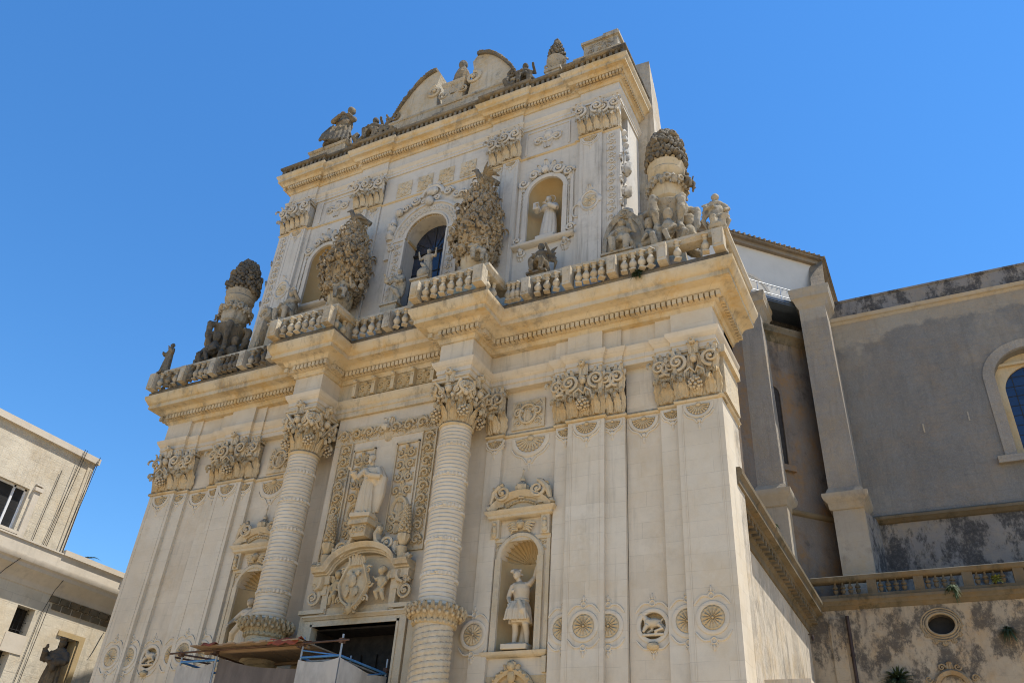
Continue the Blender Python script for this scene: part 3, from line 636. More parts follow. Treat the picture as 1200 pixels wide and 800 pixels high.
for s in (-1, 1):
    # side run: corner, 3 | 4 | 4 | 3 | 3
    cuts = [4.30, 5.30, 6.75, 8.25, 9.85, 11.60]; ns = [3, 3, 4, 4, 3]
    pier(11.55*s, YB, .46); pier(11.55*s, 1.6, .3)
    for i in range(5):
        x0, x1 = cuts[i], cuts[i+1]
        if i < 4: pier(x1*s, YB, .40)
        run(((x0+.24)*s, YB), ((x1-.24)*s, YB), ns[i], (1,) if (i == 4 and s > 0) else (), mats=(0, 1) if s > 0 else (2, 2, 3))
    run((11.57*s, -.9), (11.57*s, 1.4), 7)
    pier(4.2*s, YBB, .5); pier(1.8*s, YBB, .44); run((2.02*s, YBB), (3.95*s, YBB), 6, mats=(0, 1) if s > 0 else (0, 1, 2))
    run((4.22*s, -2.2), (4.22*s, -1.3), 2); run((1.78*s, -2.2), (1.78*s, -1.4), 2); pier(1.78*s, -1.36, .36)
pier(0, -1.36, .4); run((-1.55, -1.36), (-.2, -1.36), 4, mats=(0, 2)); run((.2, -1.36), (1.55, -1.36), 4, mats=(0, 2))
tm = MB()
tm.sweep([(-11.0, 2.0), (-11.0, .0), (11.0, .0), (11.0, 2.0)], [(0, 17.40), (.01, 17.44)], -2.2); part('terrace', tm, 'weath', church)

# ---- niches with pedimented frames
for s in (-1, 1):
    cx = 4.94*s; n_ = MB(); n_.niche(cx, .57, 6.97, 9.5, YW, .62, 13); 
    fr = MB()
    for q in (-1, 1):
        fr.box(cx+q*.66-.09, cx+q*.66+.09, YW-.088, YW+.03, 6.9, 9.5); fr.box(cx+q*.88-.055, cx+q*.88+.055, YW-.05, YW+.03, 6.9, 10.02); fr.box(cx+q*.80-.13, cx+q*.80+.13, YW-.16, YW+.03, 10.08, 10.66)
        fr.box(cx+q*.90-.06, cx+q*.90+.06, YW-.10, YW+.03, 6.4, 6.8)
    fr.arc(cx, 9.5, 0, pi, [(.57, YW-.02), (.60, YW-.09), (.70, YW-.09), (.75, YW-.05), (.75, YW+.02), (.57, YW+.02)], 24)
    fr.box(cx-.95, cx+.95, YW-.06, YW+.02, 9.98, 10.10)
    fr.sweep([(cx-.97, YW), (cx-.97, YW-.18), (cx+.97, YW-.18), (cx+.97, YW)], [(0, 10.64), (.05, 10.67), (.06, 10.74), (.14, 10.80), (.16, 10.86), (.0, 10.89)], -.2)
    gr = MB()  # flat dark strips stand in for the shade inside worn grooves
    for q in (-1, 1): gr.box(cx+q*.97-.018, cx+q*.97+.018, YW-.006, YW+.02, 7.75+.1*q, 9.25+.15*q)
    # segmental pediment
    a0 = math.radians(38); RR = .97/math.cos(a0); cz = 10.88-RR*math.sin(a0)
    fr.arc(cx, cz, pi-a0, a0, [(RR-.10, YW+.02), (RR-.10, YW-.2), (RR, YW-.28), (RR+.07, YW-.32), (RR+.09, YW+.02)], 20)
    fr.prism([(cx+(RR-.08)*math.cos(t), cz+(RR-.08)*math.sin(t)) for t in np.linspace(a0, pi-a0, 14)], YW-.12, YW+.02)
    fr.sweep([(cx-.86, YW), (cx-.86, YW-.06), (cx+.86, YW-.06), (cx+.86, YW)], [(0, 6.80), (.05, 6.82), (.10, 6.88), (.12, 6.94), (.02, 6.97)], -.3)
    fo = part('niche_frame', fr, 'carve', church); part('shell_niche', n_, 'shell', fo); part('groove_shade_strip', gr, 'dark', fo)
    for q in (-1, 1):
        cv = MB(); cv.box(cx+q*.75-.2, cx+q*.75+.2, YW-.2, YW-.1, 11.0, 11.4); cv.spiral(cx+q*.56, 11.40, YW-.26, .27, 1.7, -q, pi/2, .27, True); cv.tube([(cx+q*.66, YW-.24, 11.62), (cx+q*.86, YW-.24, 11.42), (cx+q*.96, YW-.22, 11.08)], [.10, .10, .06], 8, True, 1.3); cv.leaf(cx+q*.84, YW-.26, 11.3, .34, .2, .4, q*.5); cv.ell((cx+q*.99, YW-.2, 11.0), (.11, .11, .09), 8, 5, .2); part('volute', cv, 'carve', fo)
        cv = MB(); cv.arabesque(cx+q*.78-.16, cx+q*.78+.16, 9.62, 9.95, YW-.02, .2, k=1.3); part('spandrel', cv, 'carveo', fo)
        cv = MB(); cv.ell((cx+q*.80, YW-.2, 10.50), (.06, .07, .07), 8, 6, .1); cv.ell((cx+q*.80, YW-.19, 10.34), (.08, .08, .13), 8, 6, .1); cv.ell((cx+q*.80, YW-.18, 10.2), (.09, .07, .10), 8, 6, .15); part('small_figure', cv, 'carveo', fo)
    cv = MB()
    for q in (-1, 1):
        for k in range(4): cv.tube([(cx+q*.08, YW-.08, 10.40-.03*k), (cx+q*(.24), YW-.12, 10.50-.07*k), (cx+q*(.46-.05*k), YW-.08, 10.46-.09*k)], [.04, .05, .02], 6, True, .7)
    cv.ell((cx, YW-.16, 10.42), (.10, .12, .12), 10, 8); cv.ell((cx, YW-.28, 10.40), (.022, .03, .03), 6, 4); cv.ell((cx, YW-.13, 10.47), (.12, .11, .11), 10, 8, .1); part('cherub', cv, 'carveo', fo)
    cv = MB(); cv.tube([(cx-.5+i*.1, YW-.14, 10.98+.16*math.sin(i/10*pi)) for i in range(11)], .03, 6)
    for i in range(9): cv.ell((cx-.4+i*.1, YW-.15, 10.99+.15*math.sin((i+1)/10*pi)), (.055, .05, .05), 6, 4, .2)
    part('garland', cv, 'carveo', fo)
    fi = MB(); fi.lathe([(.09, 11.2), (.12, 11.24), (.06, 11.3), (.09, 11.36), (.19, 11.5), (.20, 11.6), (.12, 11.7), (.06, 11.76), (.08, 11.82), (.03, 11.95), (.015, 12.08), (.035, 12.12), (.0, 12.2)], (cx, YW-.12, 0), 20, mod=lambda t, z: 1+.12*math.cos(t*10)*(11.4 < z < 11.7)); part('finial', fi, 'carve', fo)
    ct = MB(); ct.box(cx-.95, cx+.95, YW-.02, YW+.02, 5.0, 6.35)
    for q in (-1, 1):
        ct.arc(cx, 5.87, pi/2, pi/2-q*1.7, [(.5, YW), (.5, YW-.12), (.6, YW-.16), (.68, YW-.1), (.68, YW)], 14, 1.0); ct.spiral(cx+q*.78, 5.92, YW-.1, .16, 1.5, q, pi/2, .3); ct.arc(cx, 5.77, pi/2, pi/2-q*1.9, [(.36, YW), (.36, YW-.06), (.42, YW-.08), (.42, YW)], 14)
        ct.leaf(cx+q*.08, YW-.12, 6.38, .28, .2, .1, 0, 3, q*.5); 
        for k in range(6): a = pi/2-q*(.45+.24*k); ct.ell((cx+.62*math.cos(a), YW-.15, 5.87+.62*math.sin(a)), .05, 6, 4)
    ct.ell((cx, YW-.16, 6.56), (.11, .12, .13), 10, 8); ct.ell((cx, YW-.28, 6.54), (.025, .03, .03), 6, 4); ct.ell((cx, YW-.12, 6.62), (.125, .11, .11), 10, 8, .1); ct.ell((cx, YW-.10, 6.32), (.12, .1, .18), 8, 6)
    part('cartouche', ct, 'carveo', church)

# ---- centre bay: carved frames, portal, coat of arms
m = MB(); m.box(-2.19, 2.19, YC-.02, YC, 13.90, 14.52); m.cur = 1
m.arabesque(-2.1, 2.1, 13.96, 14.46, YC-.05, .5, k=1.25); m.arabesque(-2.0, 2.0, 13.98, 14.44, YC-.03, .22, k=1.0)
m.cur = 0; m.leaf(0, YC-.1, 14.1, .5, .4, .3); m.leaf(0, YC-.1, 14.3, -.62, .4, .35); m.leaf(-.1, YC-.1, 14.2, .45, .34, .4, -1); m.leaf(.1, YC-.1, 14.2, .45, .34, .4, 1); m.ell((0, YC-.24, 14.2), .15, 8, 6, .18)
part('carved_border', m, ('carve', 'carveo'), church)
for s in (-1, 1):
    m = MB(); m.box(1.66*s-.25, 1.66*s+.25, YC-.02, YC, 9.9, 13.90); m.cur = 1; m.arabesque(1.66*s-.22, 1.66*s+.22, 10.0, 13.86, YC-.05, .45, k=1.25); m.arabesque(1.66*s-.2, 1.66*s+.2, 10.0, 13.86, YC-.03, .2, k=1.0)
    for z in (13.87, 9.9): m.box(1.66*s-.26, 1.66*s+.26, YC-.06, YC, z, z+.04)
    for q in (-1, 1): m.cur = 0; m.box(1.66*s+q*.26-.02, 1.66*s+q*.26+.02, YC-.07, YC, 9.9, 13.9)
    part('carved_border', m, ('carve', 'carveo'), church)
for s in (-1, 1):
    m = MB(); x0, x1 = sorted((.42*s, 1.30*s))
    for a, b_ in ((x0, x0+.05), (x1-.05, x1)): m.box(a, b_, YC-.06, YC, 10.5, 13.6)
    m.box(x0, x1, YC-.06, YC, 13.55, 13.62); m.cur = 1; xm = (x0+x1)/2
    for q in (-1, 1):
        for zc, r_, d_ in ((13.2, .17, 1), (12.8, .18, -1), (12.35, .17, 1), (11.9, .18, -1), (11.0, .2, 1), (10.7, .15, -1)): m.spiral(xm+q*.2, zc, YC-.03, r_, 1.5, q*d_, pi/2*d_, .28); m.leaf(xm+q*.30, YC-.02, zc-.1, .26, .16, .3, 0, 3, q*.2)
    for zc in (13.35, 13.0, 12.55, 12.1, 11.7): m.leaf(xm, YC-.03, zc-.2, .34, .26, .3); m.ell((xm, YC-.07, zc+.1), (.07, .06, .07), 7, 5, .2)
    m.ring(xm, YC-.02, 11.3, .27, .07, 20, 7, 1.35); m.leaf(xm, YC-.02, 11.0, .6, .34, .2); m.leaf(xm, YC-.03, 10.5, .4, .3, .3)
    part('carved_panel', m, ('carve', 'carveo'), church)
dr = MB(); y0 = YC-.22
dr.sweep([(-1.80, YC), (-1.80, y0), (1.80, y0), (1.80, YC)], [(0, 7.98), (.03, 7.99), (.06, 8.04), (.10, 8.07), (.10, 8.11), (0, 8.14)], -.3)
for q in (-1, 1): dr.box(q*1.66-.14, q*1.66+.14, y0, YC+.02, 0, 7.99); dr.box(q*1.96-.12, q*1.96+.12, y0+.06, YC+.02, 0, 8.20); dr.box(q*1.535-.035, q*1.535+.035, y0-.03, YC+.02, 0, 7.9)
dr.box(-1.52, 1.52, y0+.005, YC+.3, 7.80, 7.985); dr.box(-1.57, 1.57, y0-.03, YC, 7.80, 7.87)
dr.box(-1.83, 1.83, y0+.04, YC, 8.12, 8.34)
for q in (-1, 1):
    dr.box(q*1.22-.11, q*1.22+.11, y0-.02, YC, 8.15, 9.26); dr.box(q*1.62-.48, q*1.62+.48, y0-.06, YC, 8.18, 8.30)
dr.box(-1.1, 1.1, y0+.12, YC, 8.33, 9.75)
pf = [(YC, 0), (y0-.04, 0), (y0-.06, .04), (y0-.10, .05), (y0-.12, .09), (y0-.24, .11), (y0-.26, .17), (y0-.32, .22), (y0-.33, .26), (YC, .27)]
# arched hood moulding with level ends
path = [(-1.74, 9.27), (-1.54, 9.27), (-1.22, 9.27)]+[(-1.10*math.cos(t), 9.31+.60*math.sin(t)) for t in np.linspace(.18, pi-.18, 17)]+[(1.22, 9.27), (1.54, 9.27), (1.74, 9.27)]
rings = []
for i, (x, z) in enumerate(path):
    a = path[max(0, i-1)]; b_ = path[min(len(path)-1, i+1)]; tx, tz = b_[0]-a[0], b_[1]-a[1]; L = math.hypot(tx, tz); nx, nz = -tz/L, tx/L
    rings.append([(x+nx*o, y, z+nz*o) for y, o in pf])
dr.ring_stack(rings)
for q in (-1, 1): dr.box(q*1.42-.31, q*1.42+.31, y0-.10, YC, 9.02, 9.275); dr.box(q*1.36-.17, q*1.36+.17, y0-.045, YC, 8.72, 9.03)
door_sur = part('door_surround', dr, 'carve', church)
for q in (-1, 1):
    v_ = MB(); v_.spiral(q*1.66, 8.66, y0-.02, .26, 1.8, q, pi/2, .24); v_.tube([(q*1.58, y0-.02, 8.88), (q*1.42, y0-.02, 8.95), (q*1.36, y0-.04, 9.08), (q*1.38, y0-.06, 9.24)], [.07, .1, .1, .09], 7, True, 1.8); v_.leaf(q*1.66, y0-.05, 8.9, .2, .3, .5, q*.4); part('volute', v_, 'carve', door_sur); v_ = MB()
    v_.spiral(q*.86, 10.08, y0-.12, .25, 1.7, -q, -pi/2, .25); v_.tube([(q*.72, y0-.12, 9.98), (q*.5, y0-.12, 10.15), (q*.42, y0-.12, 10.4), (q*.5, y0-.12, 10.55)], [.1, .12, .11, .09], 7, True, 1.5); v_.ell((q*.5, y0-.14, 10.56), .12, 8, 6, .1)
    v_.spiral(q*1.24, 9.82, y0-.1, .16, 1.5, q, 0, .3); v_.ell((q*1.72, y0-.16, 9.62), (.10, .10, .10), 8, 6, .25); v_.leaf(q*1.15, y0-.1, 9.8, .4, .26, .3, q*.4); v_.ell((q*1.58, y0-.14, 9.60), (.12, .12, .1), 8, 6, .25)
    part('volute', v_, 'carve', door_sur)
for q in (-1, 1):
    u_ = MB(); u_.lathe([(.13, 9.56), (.15, 9.84), (.15, 9.92), (.07, 9.97), (.12, 10.03), (.19, 10.2), (.175, 10.3), (.10, 10.36), (.13, 10.4)], (q*1.40, y0-.1, 0), 18, mod=lambda t, z: 1+.12*math.cos(t*9)*(10.03 < z < 10.33))
    for i in range(60):
        k = i/59; z = 10.38+.85*k; R_ = .14*(1-.7*k)+.02; t = i*2.4; u_.flower((q*1.40+R_*math.cos(t), y0-.1+R_*math.sin(t), z), (math.cos(t), math.sin(t), .3), .06, 5)
    u_.lathe([(.12, 10.35), (.10, 10.75), (.04, 11.22)], (q*1.40, y0-.1, 0), 10); part('flower_vase', u_, 'carveo', door_sur)
ca = MB(frame((0, -.30, 0))); cz = 8.86; P = []
for rr, h in ((0, .16), (.25, .15), (.6, .10), (.85, .07), (.9, .14), (1.0, .15), (1.08, .05), (1.0, -.05)):
    P.append([(rr*.50*math.cos(t)*(1+.05*math.cos(6*t)), y0+.08-h, cz+rr*.66*math.sin(t)*(1+.06*math.cos(5*t+1))) for t in np.linspace(0, 2*pi, 36, endpoint=False)])
ca.grid(P, cv=True)
for a in range(10): t = a*.628; ca.spiral(.55*math.cos(t), cz+.72*math.sin(t), y0+.02, .12, 1.3, 1 if a % 2 else -1, t, .3)
ca.ell((0, y0-.1, cz+.1), (.16, .06, .2), 10, 7, .15); ca.ell((-.16, y0-.08, cz-.2), (.1, .05, .18), 8, 6, .2); ca.ell((.14, y0-.08, cz-.24), (.1, .05, .16), 8, 6, .2); ca.ell((-.14, y0-.08, cz+.3), (.12, .05, .1), 8, 6, .2); ca.ell((.15, y0-.08, cz+.32), (.1, .05, .1), 8, 6, .2)
for k in range(5): ca.leaf(-.24+.12*k, y0-.05, cz+.55, .42-.05*abs(k-2), .18, .45, (k-2)*.35)
ca.ell((0, y0-.04, cz-.72), (.12, .1, .16), 8, 6, .2)
ca.box(-.2, .2, y0+.05, y0+.45, cz-.4, cz+.4); part('coat_of_arms', ca, 'carveo', door_sur)
for q in (-1, 1):
    pu = MB(); x = q*.80
    pu.ell((x, y0-.06, 8.95), (.13, .13, .22), 10, 8); pu.ell((x-q*.02, y0-.10, 9.28), (.11, .12, .13), 10, 8); pu.ell((x-q*.02, y0-.22, 9.27), (.02, .03, .03), 6, 4); pu.ell((x, y0-.06, 9.33), (.13, .12, .11), 10, 7, .12)
    pu.tube([(x, y0-.06, 9.1), (x-q*.14, y0-.16, 9.0), (x-q*.28, y0-.12, 9.12)], [.06, .055, .04], 8); pu.tube([(x+q*.1, y0-.04, 9.08), (x+q*.2, y0-.1, 8.92), (x+q*.12, y0-.16, 8.76)], [.06, .05, .04], 8)
    pu.tube([(x, y0-.05, 8.8), (x-q*.06, y0-.2, 8.62), (x-q*.02, y0-.1, 8.42)], [.09, .075, .05], 8); pu.tube([(x+q*.05, y0-.05, 8.8), (x+q*.12, y0-.12, 8.58), (x+q*.18, y0-.06, 8.40)], [.09, .075, .05], 8); pu.leaf(x+q*.12, y0-.02, 8.95, .42, .26, .1, 0, 3, q*.4)
    part('putto', solid(pu, .022, 'carveo', 'putto'), 'carveo', door_sur)
ped = MB(); ped.box(-.36, .36, y0-.62, YC, 10.62, 10.76); ped.box(-.26, .26, y0-.52, YC, 10.25, 10.64); ped.arabesque(-.26, .26, 10.28, 10.62, y0-.53, .25, k=1.3)
ped.box(-.34, .34, y0-.58, YC, 10.76, 10.84); part('pedestal', ped, 'carve', door_sur)

# ================================================================== UPPER STOREY
UZ0, UN, UC = 17.42, 25.5, 27.0
YU = .04
w = MB(); w.box(-8.05, 8.05, .95, 2.2, UZ0, 29.0)
w.arched_panel(-2.6, 2.6, UZ0, 27.9, YU, .94, 0, .95, 18.6, 23.0, 24)
for s in (-1, 1):
    a, b = (3.9, 6.4) if s > 0 else (-6.4, -3.9); w.arched_panel(a, b, UZ0, 27.9, YU, .94, 5.15*s, .72, 21.1, 23.35, 20)
part('gable_wall', w, 'upwall', church)
def upil(x0, x1, y):
    p = MB(); p.box(x0, x1, y, .95, UZ0, UN); e_ = .12
    if x1-x0 > .6:
        for a in ((x0+e_, x0+e_+.03), (x1-e_-.03, x1-e_)): p.box(a[0], a[1], y-.016, y+.01, UZ0+.5, UN-.2)
    o = part('pilaster', p, 'upwall', church)
    nk = MB(); nk.sweep([(x0, .5), (x0, y), (x1, y), (x1, .5)], [(0, UN-.1), (.04, UN-.08), (.06, UN-.04), (.03, UN)], -.05); part('neck_moulding', nk, 'corn', o); return o
def ucapital(wd, main):
    return capital(wd, UC-UN, .35, False).mesh('capital', ('upstat', 'carve'), 50)
UCAP = {}
for s in (-1, 1):
    for x0, x1, y, cw in ((2.62, 3.28, -.02, .6), (3.28, 3.96, -.14, .66), (6.35, 6.55, -.02, None), (6.55, 7.42, -.16, .86), (7.42, 8.1, -.06, .62)):
        a, b = (x0, x1) if s > 0 else (-x1, -x0); o = upil(a, b, y)
        if cw:
            if cw not in UCAP: UCAP[cw] = ucapital(cw, True)
            inst('capital', UCAP[cw], o, ((a+b)/2, y, UN+.01))
    # cartouche on the outer pilaster, hoods, vine strip, hanging fruit on the return
    x = 6.98*s; m = MB(); m.ring(x, -.165, 22.1, .32, .05, 24, 6, 1.35); m.cur = 1; m.rosette(x, -.165, 22.1, .27, 8, .08); m.cur = 0
    for sg in (-1, 1): m.leaf(x, -.17, 22.1+sg*.42, .36*sg, .34, .3); m.ell((x+sg*.36, -.17, 22.1), (.10, .06, .18), 7, 5, .2)
    part('cartouche', m, ('upstat', 'carve'), church)
    for hx_, hy_, hr_ in ((x, -.16, .3), (3.62*s, -.14, .24), (2.95*s, -.02, .22)): m = MB(); hood(m, hx_, hy_, 25.35, hr_); part('carved_hood', m, ('upwall', 'carve'), church)
    m = MB(); m.arabesque(min(7.60*s, 7.94*s), max(7.60*s, 7.94*s), 18.6, 25.3, -.07, .34, k=1.1); part('vine_strip', m, 'upstat', church)
    m = MB(); m.ring(6.44*s, -.03, 21.9, .18, .04, 16, 6, 1.6); part('small_cartouche', m, 'upstat', church)
    m = MB()
    for k in range(5): m.ell((8.12*s, .25+.05*k, 25.4-.28*k), (.16, .14, .18), 8, 6, .2)
    m.tube([(8.12*s, .3, 25.4), (8.12*s, .35, 23.0), (8.12*s, .3, 20.6)], .06, 6)
    for k in range(3): m.ell((8.18*s, .3, 23.6-1.1*k), (.22, .17, .32), 8, 6, .25); m.leaf(8.12*s, .2, 23.3-1.1*k, .5, .36, .5, s*pi/2); m.leaf(8.12*s, .0, 23.8-1.1*k, .4, .3, .5, s*pi/2)
    part('fruit_garland', m, 'upstat', church)
    m = MB(); m.spiral(5.1*s-.38, 26.2, YU, .24, 1.4, 1, 0, .3); m.spiral(5.1*s+.38, 26.2, YU, .24, 1.4, -1, pi, .3); m.leaf(5.1*s, YU, 25.75, .95, .6, .2); m.ell((5.1*s, YU-.03, 26.45), (.18, .1, .2), 8, 6, .15); m.tube([(5.1*s-.6, YU, 26.4), (5.1*s, YU-.05, 26.05), (5.1*s+.6, YU, 26.4)], .06, 6); part('carved_crest', m, 'upstat', church)
    m = MB(); m.box(5.1*s-.95, 5.1*s-.88, YU-.04, YU, 25.62, 26.8); m.box(5.1*s+.88, 5.1*s+.95, YU-.04, YU, 25.62, 26.8); m.box(5.1*s-.95, 5.1*s+.95, YU-.03, YU, 26.8, 26.88); part('frame_moulding', m, 'upwall', church)
    nk = MB(); a, b = (3.96, 6.35) if s > 0 else (-6.35, -3.96); nk.sweep([(a, YU), (b, YU)], [(0, UN-.1), (.04, UN-.08), (.06, UN-.04), (.03, UN)], -.05); part('string_moulding', nk, 'corn', church)
nk = MB(); nk.sweep([(-2.6, YU), (2.6, YU)], [(0, UN-.1), (.04, UN-.08), (.06, UN-.04), (.03, UN)], -.05); part('string_moulding', nk, 'corn', church)
for i in range(4):
    x = -1.55+1.03*i; m = MB(); m.box(x-.36, x+.36, YU-.03, YU, 25.62, 26.44); m.rosette(x, YU-.03, 26.03, .32, 7, .08)
    for k in range(8): t = k*pi/4+.4; m.spiral(x+.25*math.cos(t), 26.03+.28*math.sin(t), YU-.04, .09, 1.2, 1 if k % 2 else -1, t, .3, True, 10, 5)
    part('carved_panel', m, 'carve', church)
UP = [(-8.1, 2.2), (-8.1, -.10), (-6.5, -.10), (-6.5, -.02), (-3.98, -.02), (-3.98, -.1), (-2.6, -.1), (-2.6, -.02), (2.6, -.02), (2.6, -.1), (3.98, -.1), (3.98, -.02), (6.5, -.02), (6.5, -.10), (8.1, -.10), (8.1, 2.2)]
e = MB(); e.sweep(UP, [(-.01, 26.99), (0, 27.0), (0, 27.12), (.03, 27.14), (.03, 27.24), (.08, 27.30), (.12, 27.38), (.0, 27.42), (0, 28.0)], -.2); e.box(-8, 8, .05, .96, 27.0, 29.3)
part('entablature', e, 'upwall', church)
FPh = [(8.1, 2.2), (8.1, -.20), (6.4, -.20), (6.4, -.06), (4.0, -.06), (4.0, -.18), (2.55, -.18), (2.55, -.06)]
FPu = [(-x, y) for x, y in FPh]+list(reversed(FPh))
c = MB(); c.sweep(UP, [(0, 27.96), (.05, 27.98), (.07, 28.06), (.10, 28.08), (.10, 28.10), (.17, 28.11), (.17, 28.26), (.22, 28.28)], -.2)
c.sweep(FPu, [(0.1, 28.275), (.25, 28.29), (.30, 28.38), (.34, 28.42), (.46, 28.45), (.46, 28.60), (.50, 28.64), (.55, 28.74), (.55, 28.80), (.2, 28.86)], -.4)
dentils(c, FPu, .14, .25, 28.12, 28.25, .135, .09); part('cornice', c, 'corn', church)
# corbel course above
k = MB(); CPu = FPu
k.sweep(CPu, [(.28, 28.82), (.30, 28.86), (.30, 28.92), (.24, 28.94), (.24, 29.22)], -.4)
k.sweep(CPu, [(.40, 29.20), (.46, 29.22), (.50, 29.28), (.50, 29.36), (.44, 29.40)], -.6)
dentils(k, CPu, .2, .42, 28.95, 29.205, .24, .12); part('corbel_course', k, 'weathd', church)
rf = MB(); rf.box(-8.0, 8.0, .2, 2.2, 29.0, 29.38); part('gable_roof', rf, 'weath', church)

# window
wf = MB()
for q in (-1, 1): wf.box(q*1.28-.31, q*1.28+.31, YU-.10, YU+.02, UZ0, 22.95); wf.box(q*.99-.04, q*.99+.04, YU-.14, YU+.02, UZ0, 22.95); wf.box(q*1.57-.04, q*1.57+.04, YU-.14, YU+.02, UZ0, 22.95); wf.box(q*1.40-.42, q*1.40+.42, YU-.14, YU+.02, 22.95, 23.12); wf.box(q*1.78-.12, q*1.78+.12, YU-.1, YU+.02, 22.2, 23.0)
wf.arc(0, 23.02, 0, pi, [(.95, YU+.02), (.95, YU-.12), (1.02, YU-.15), (1.04, YU-.10), (1.5, YU-.10), (1.52, YU-.16), (1.62, YU-.14), (1.62, YU+.02)], 28)
win = part('arched_window', wf, 'upwall', church)
for q in (-1, 1): o_ = MB(); o_.arabesque(min(q*1.08, q*1.48), max(q*1.08, q*1.48), 18.6, 22.85, YU-.11, .36, k=1.0); o_.rosette(q*1.58, YU-.15, 22.72, .18, 8, .07); part('carved_jamb', o_, 'upstat', win)
o_ = MB()
for i in range(17): t = .15+(pi-.3)*i/16; o_.rosette(1.27*math.cos(t), YU-.11, 23.02+1.27*math.sin(t), .14, 6, .06)
o_.ell((0, YU-.22, 24.62), (.2, .16, .24), 10, 8, .08); o_.spiral(-.3, 24.75, YU-.14, .16, 1.4, 1, 0, .3); o_.spiral(.3, 24.75, YU-.14, .16, 1.4, -1, pi, .3)
for q in (-1, 1):
    o_.arc(0, 25.05, pi/2, pi/2-q*1.6, [(.42, YU), (.42, YU-.12), (.5, YU-.16), (.58, YU-.1), (.58, YU)], 14); o_.spiral(q*.78, 25.0, YU-.08, .22, 1.6, q, 0, .3); o_.spiral(q*1.2, 24.72, YU-.08, .2, 1.5, -q, 0, .3); o_.ell((q*1.5, YU-.12, 24.6), (.2, .14, .18), 8, 6, .2)
    o_.leaf(q*.1, YU-.08, 25.4, .4, .3, .2, 0, 3, q*.4)
    # flaming vases beside the arch
    v_ = MB(); v_.lathe([(.16, 23.12), (.22, 23.3), (.1, 23.45), (.2, 23.65), (.22, 23.8), (.12, 23.95), (.16, 24.0), (.12, 24.2), (.03, 24.45)], (q*1.72, YU-.1, 0), 14); v_.ell((q*1.72, YU-.22, 23.4), (.15, .12, .18), 8, 6, .2); v_.spiral(q*1.72, 23.85, YU-.28, .13, 1.3, q, 0, .3); part('flaming_vase', v_, 'upstat', win)
o_.ell((0, YU-.1, 25.25), (.28, .14, .22), 10, 8, .1)
part('carving', o_, 'upstat', win)
rv = MB(); P = [[(.95*math.cos(t), y, 23.02+.95*math.sin(t)) for t in np.linspace(0, pi, 25)] for y in (YU-.08, .80)]; rv.grid(P)
for q in (-1, 1): rv.box(q*.97-.015, q*.97+.015, YU-.05, .8, 18.6, 23.02); rv.box(q*.93-.05, q*.93+.05, YU+.05, .8, 22.96, 23.06)
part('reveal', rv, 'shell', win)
gl = MB(); gl.box(-.93, .93, .66, .70, 18.6, 23.0); v = [(0, .66, 23.0)]+[(.93*math.cos(t), .66, 23.0+.93*math.sin(t)) for t in np.linspace(0, pi, 21)]; gl.add(v, [(0, i, i+1) for i in range(1, 21)])
part('pane', gl, 'glass', win)
gb = MB()
for x in (-.31, .31): gb.box(x-.015, x+.015, .63, .66, 18.6, 22.9)
for z in (19.6, 20.6, 21.6, 22.5): gb.box(-.93, .93, .63, .655, z, z+.03)
gb.box(-.94, .94, .58, .66, 22.55, 22.62)
for t in np.linspace(.35, pi-.35, 5): gb.tube([(0, .64, 22.62), (.93*math.cos(t), .64, 22.95+.93*math.sin(t))], .014, 5)
part('glazing_bar', gb, 'cable', win)
# saints' niches upstairs
for s in (-1, 1):
    cx = 5.15*s; fr = MB()
    for q in (-1, 1): fr.box(cx+q*.80-.09, cx+q*.80+.09, YU-.09, YU+.02, 20.95, 23.35); fr.box(cx+q*1.06-.06, cx+q*1.06+.06, YU-.06, YU+.02, 20.95, 24.0)
    fr.arc(cx, 23.35, 0, pi, [(.72, YU), (.72, YU-.07), (.80, YU-.1), (.90, YU-.08), (.92, YU)], 24)
    fr.sweep([(cx-1.1, YU), (cx-1.1, YU-.1), (cx+1.1, YU-.1), (cx+1.1, YU)], [(0, 20.80), (.08, 20.84), (.12, 20.92), (.12, 20.97), (0, 21.0)], -.2)
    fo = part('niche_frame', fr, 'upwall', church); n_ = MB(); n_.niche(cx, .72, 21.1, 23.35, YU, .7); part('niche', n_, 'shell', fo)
    for q in (-1, 1):
        cv = MB(); cv.leaf(cx+q*.86, YU-.06, 20.8, -.6, .44, .3); cv.spiral(cx+q*.86, 20.6, YU-.06, .16, 1.4, q, 0, .3); cv.ell((cx+q*.86, YU-.1, 20.72), (.1, .09, .1), 7, 5, .2); part('bracket', cv, 'upstat', fo)
        cv = MB(); cv.spiral(cx+q*1.05, 21.25, YU-.06, .18, 1.5, q, 0, .3); part('side_scroll', cv, 'upstat', fo); cv = MB(); cv.tube([(cx+q*.93, YU-.03, 21.45), (cx+q*.93, YU-.03, 23.8)], .02, 5); cv.arabesque(cx+q*.93-.08, cx+q*.93+.08, 21.45, 23.8, YU-.03, .2, k=.9); part('vine_strip', cv, 'upstat', fo)
    cv = MB(); 
    for q in (-1, 1): cv.spiral(cx+q*.50, 24.33, YU-.08, .24, 1.5, -q, 0, .32); cv.spiral(cx+q*.93, 24.02, YU-.08, .22, 1.5, q, 0, .3); cv.leaf(cx+q*.15, YU-.06, 24.35, .5, .28, .3, 0, 3, q*.4); cv.leaf(cx+q*.3, YU-.06, 24.25, .5, .28, .4, q*.4, 3, q*.6)
    cv.leaf(cx, YU-.08, 24.3, .72, .38, .3); cv.ell((cx, YU-.16, 24.42), (.16, .12, .16), 8, 6, .18)
    for i in range(9): t = .3+(pi-.6)*i/8; cv.leaf(cx+.95*math.cos(t), YU-.05, 23.35+.95*math.sin(t), .3, .22, .45, 0, 3, .5*math.cos(t))
    part('crest', cv, 'upstat', fo)
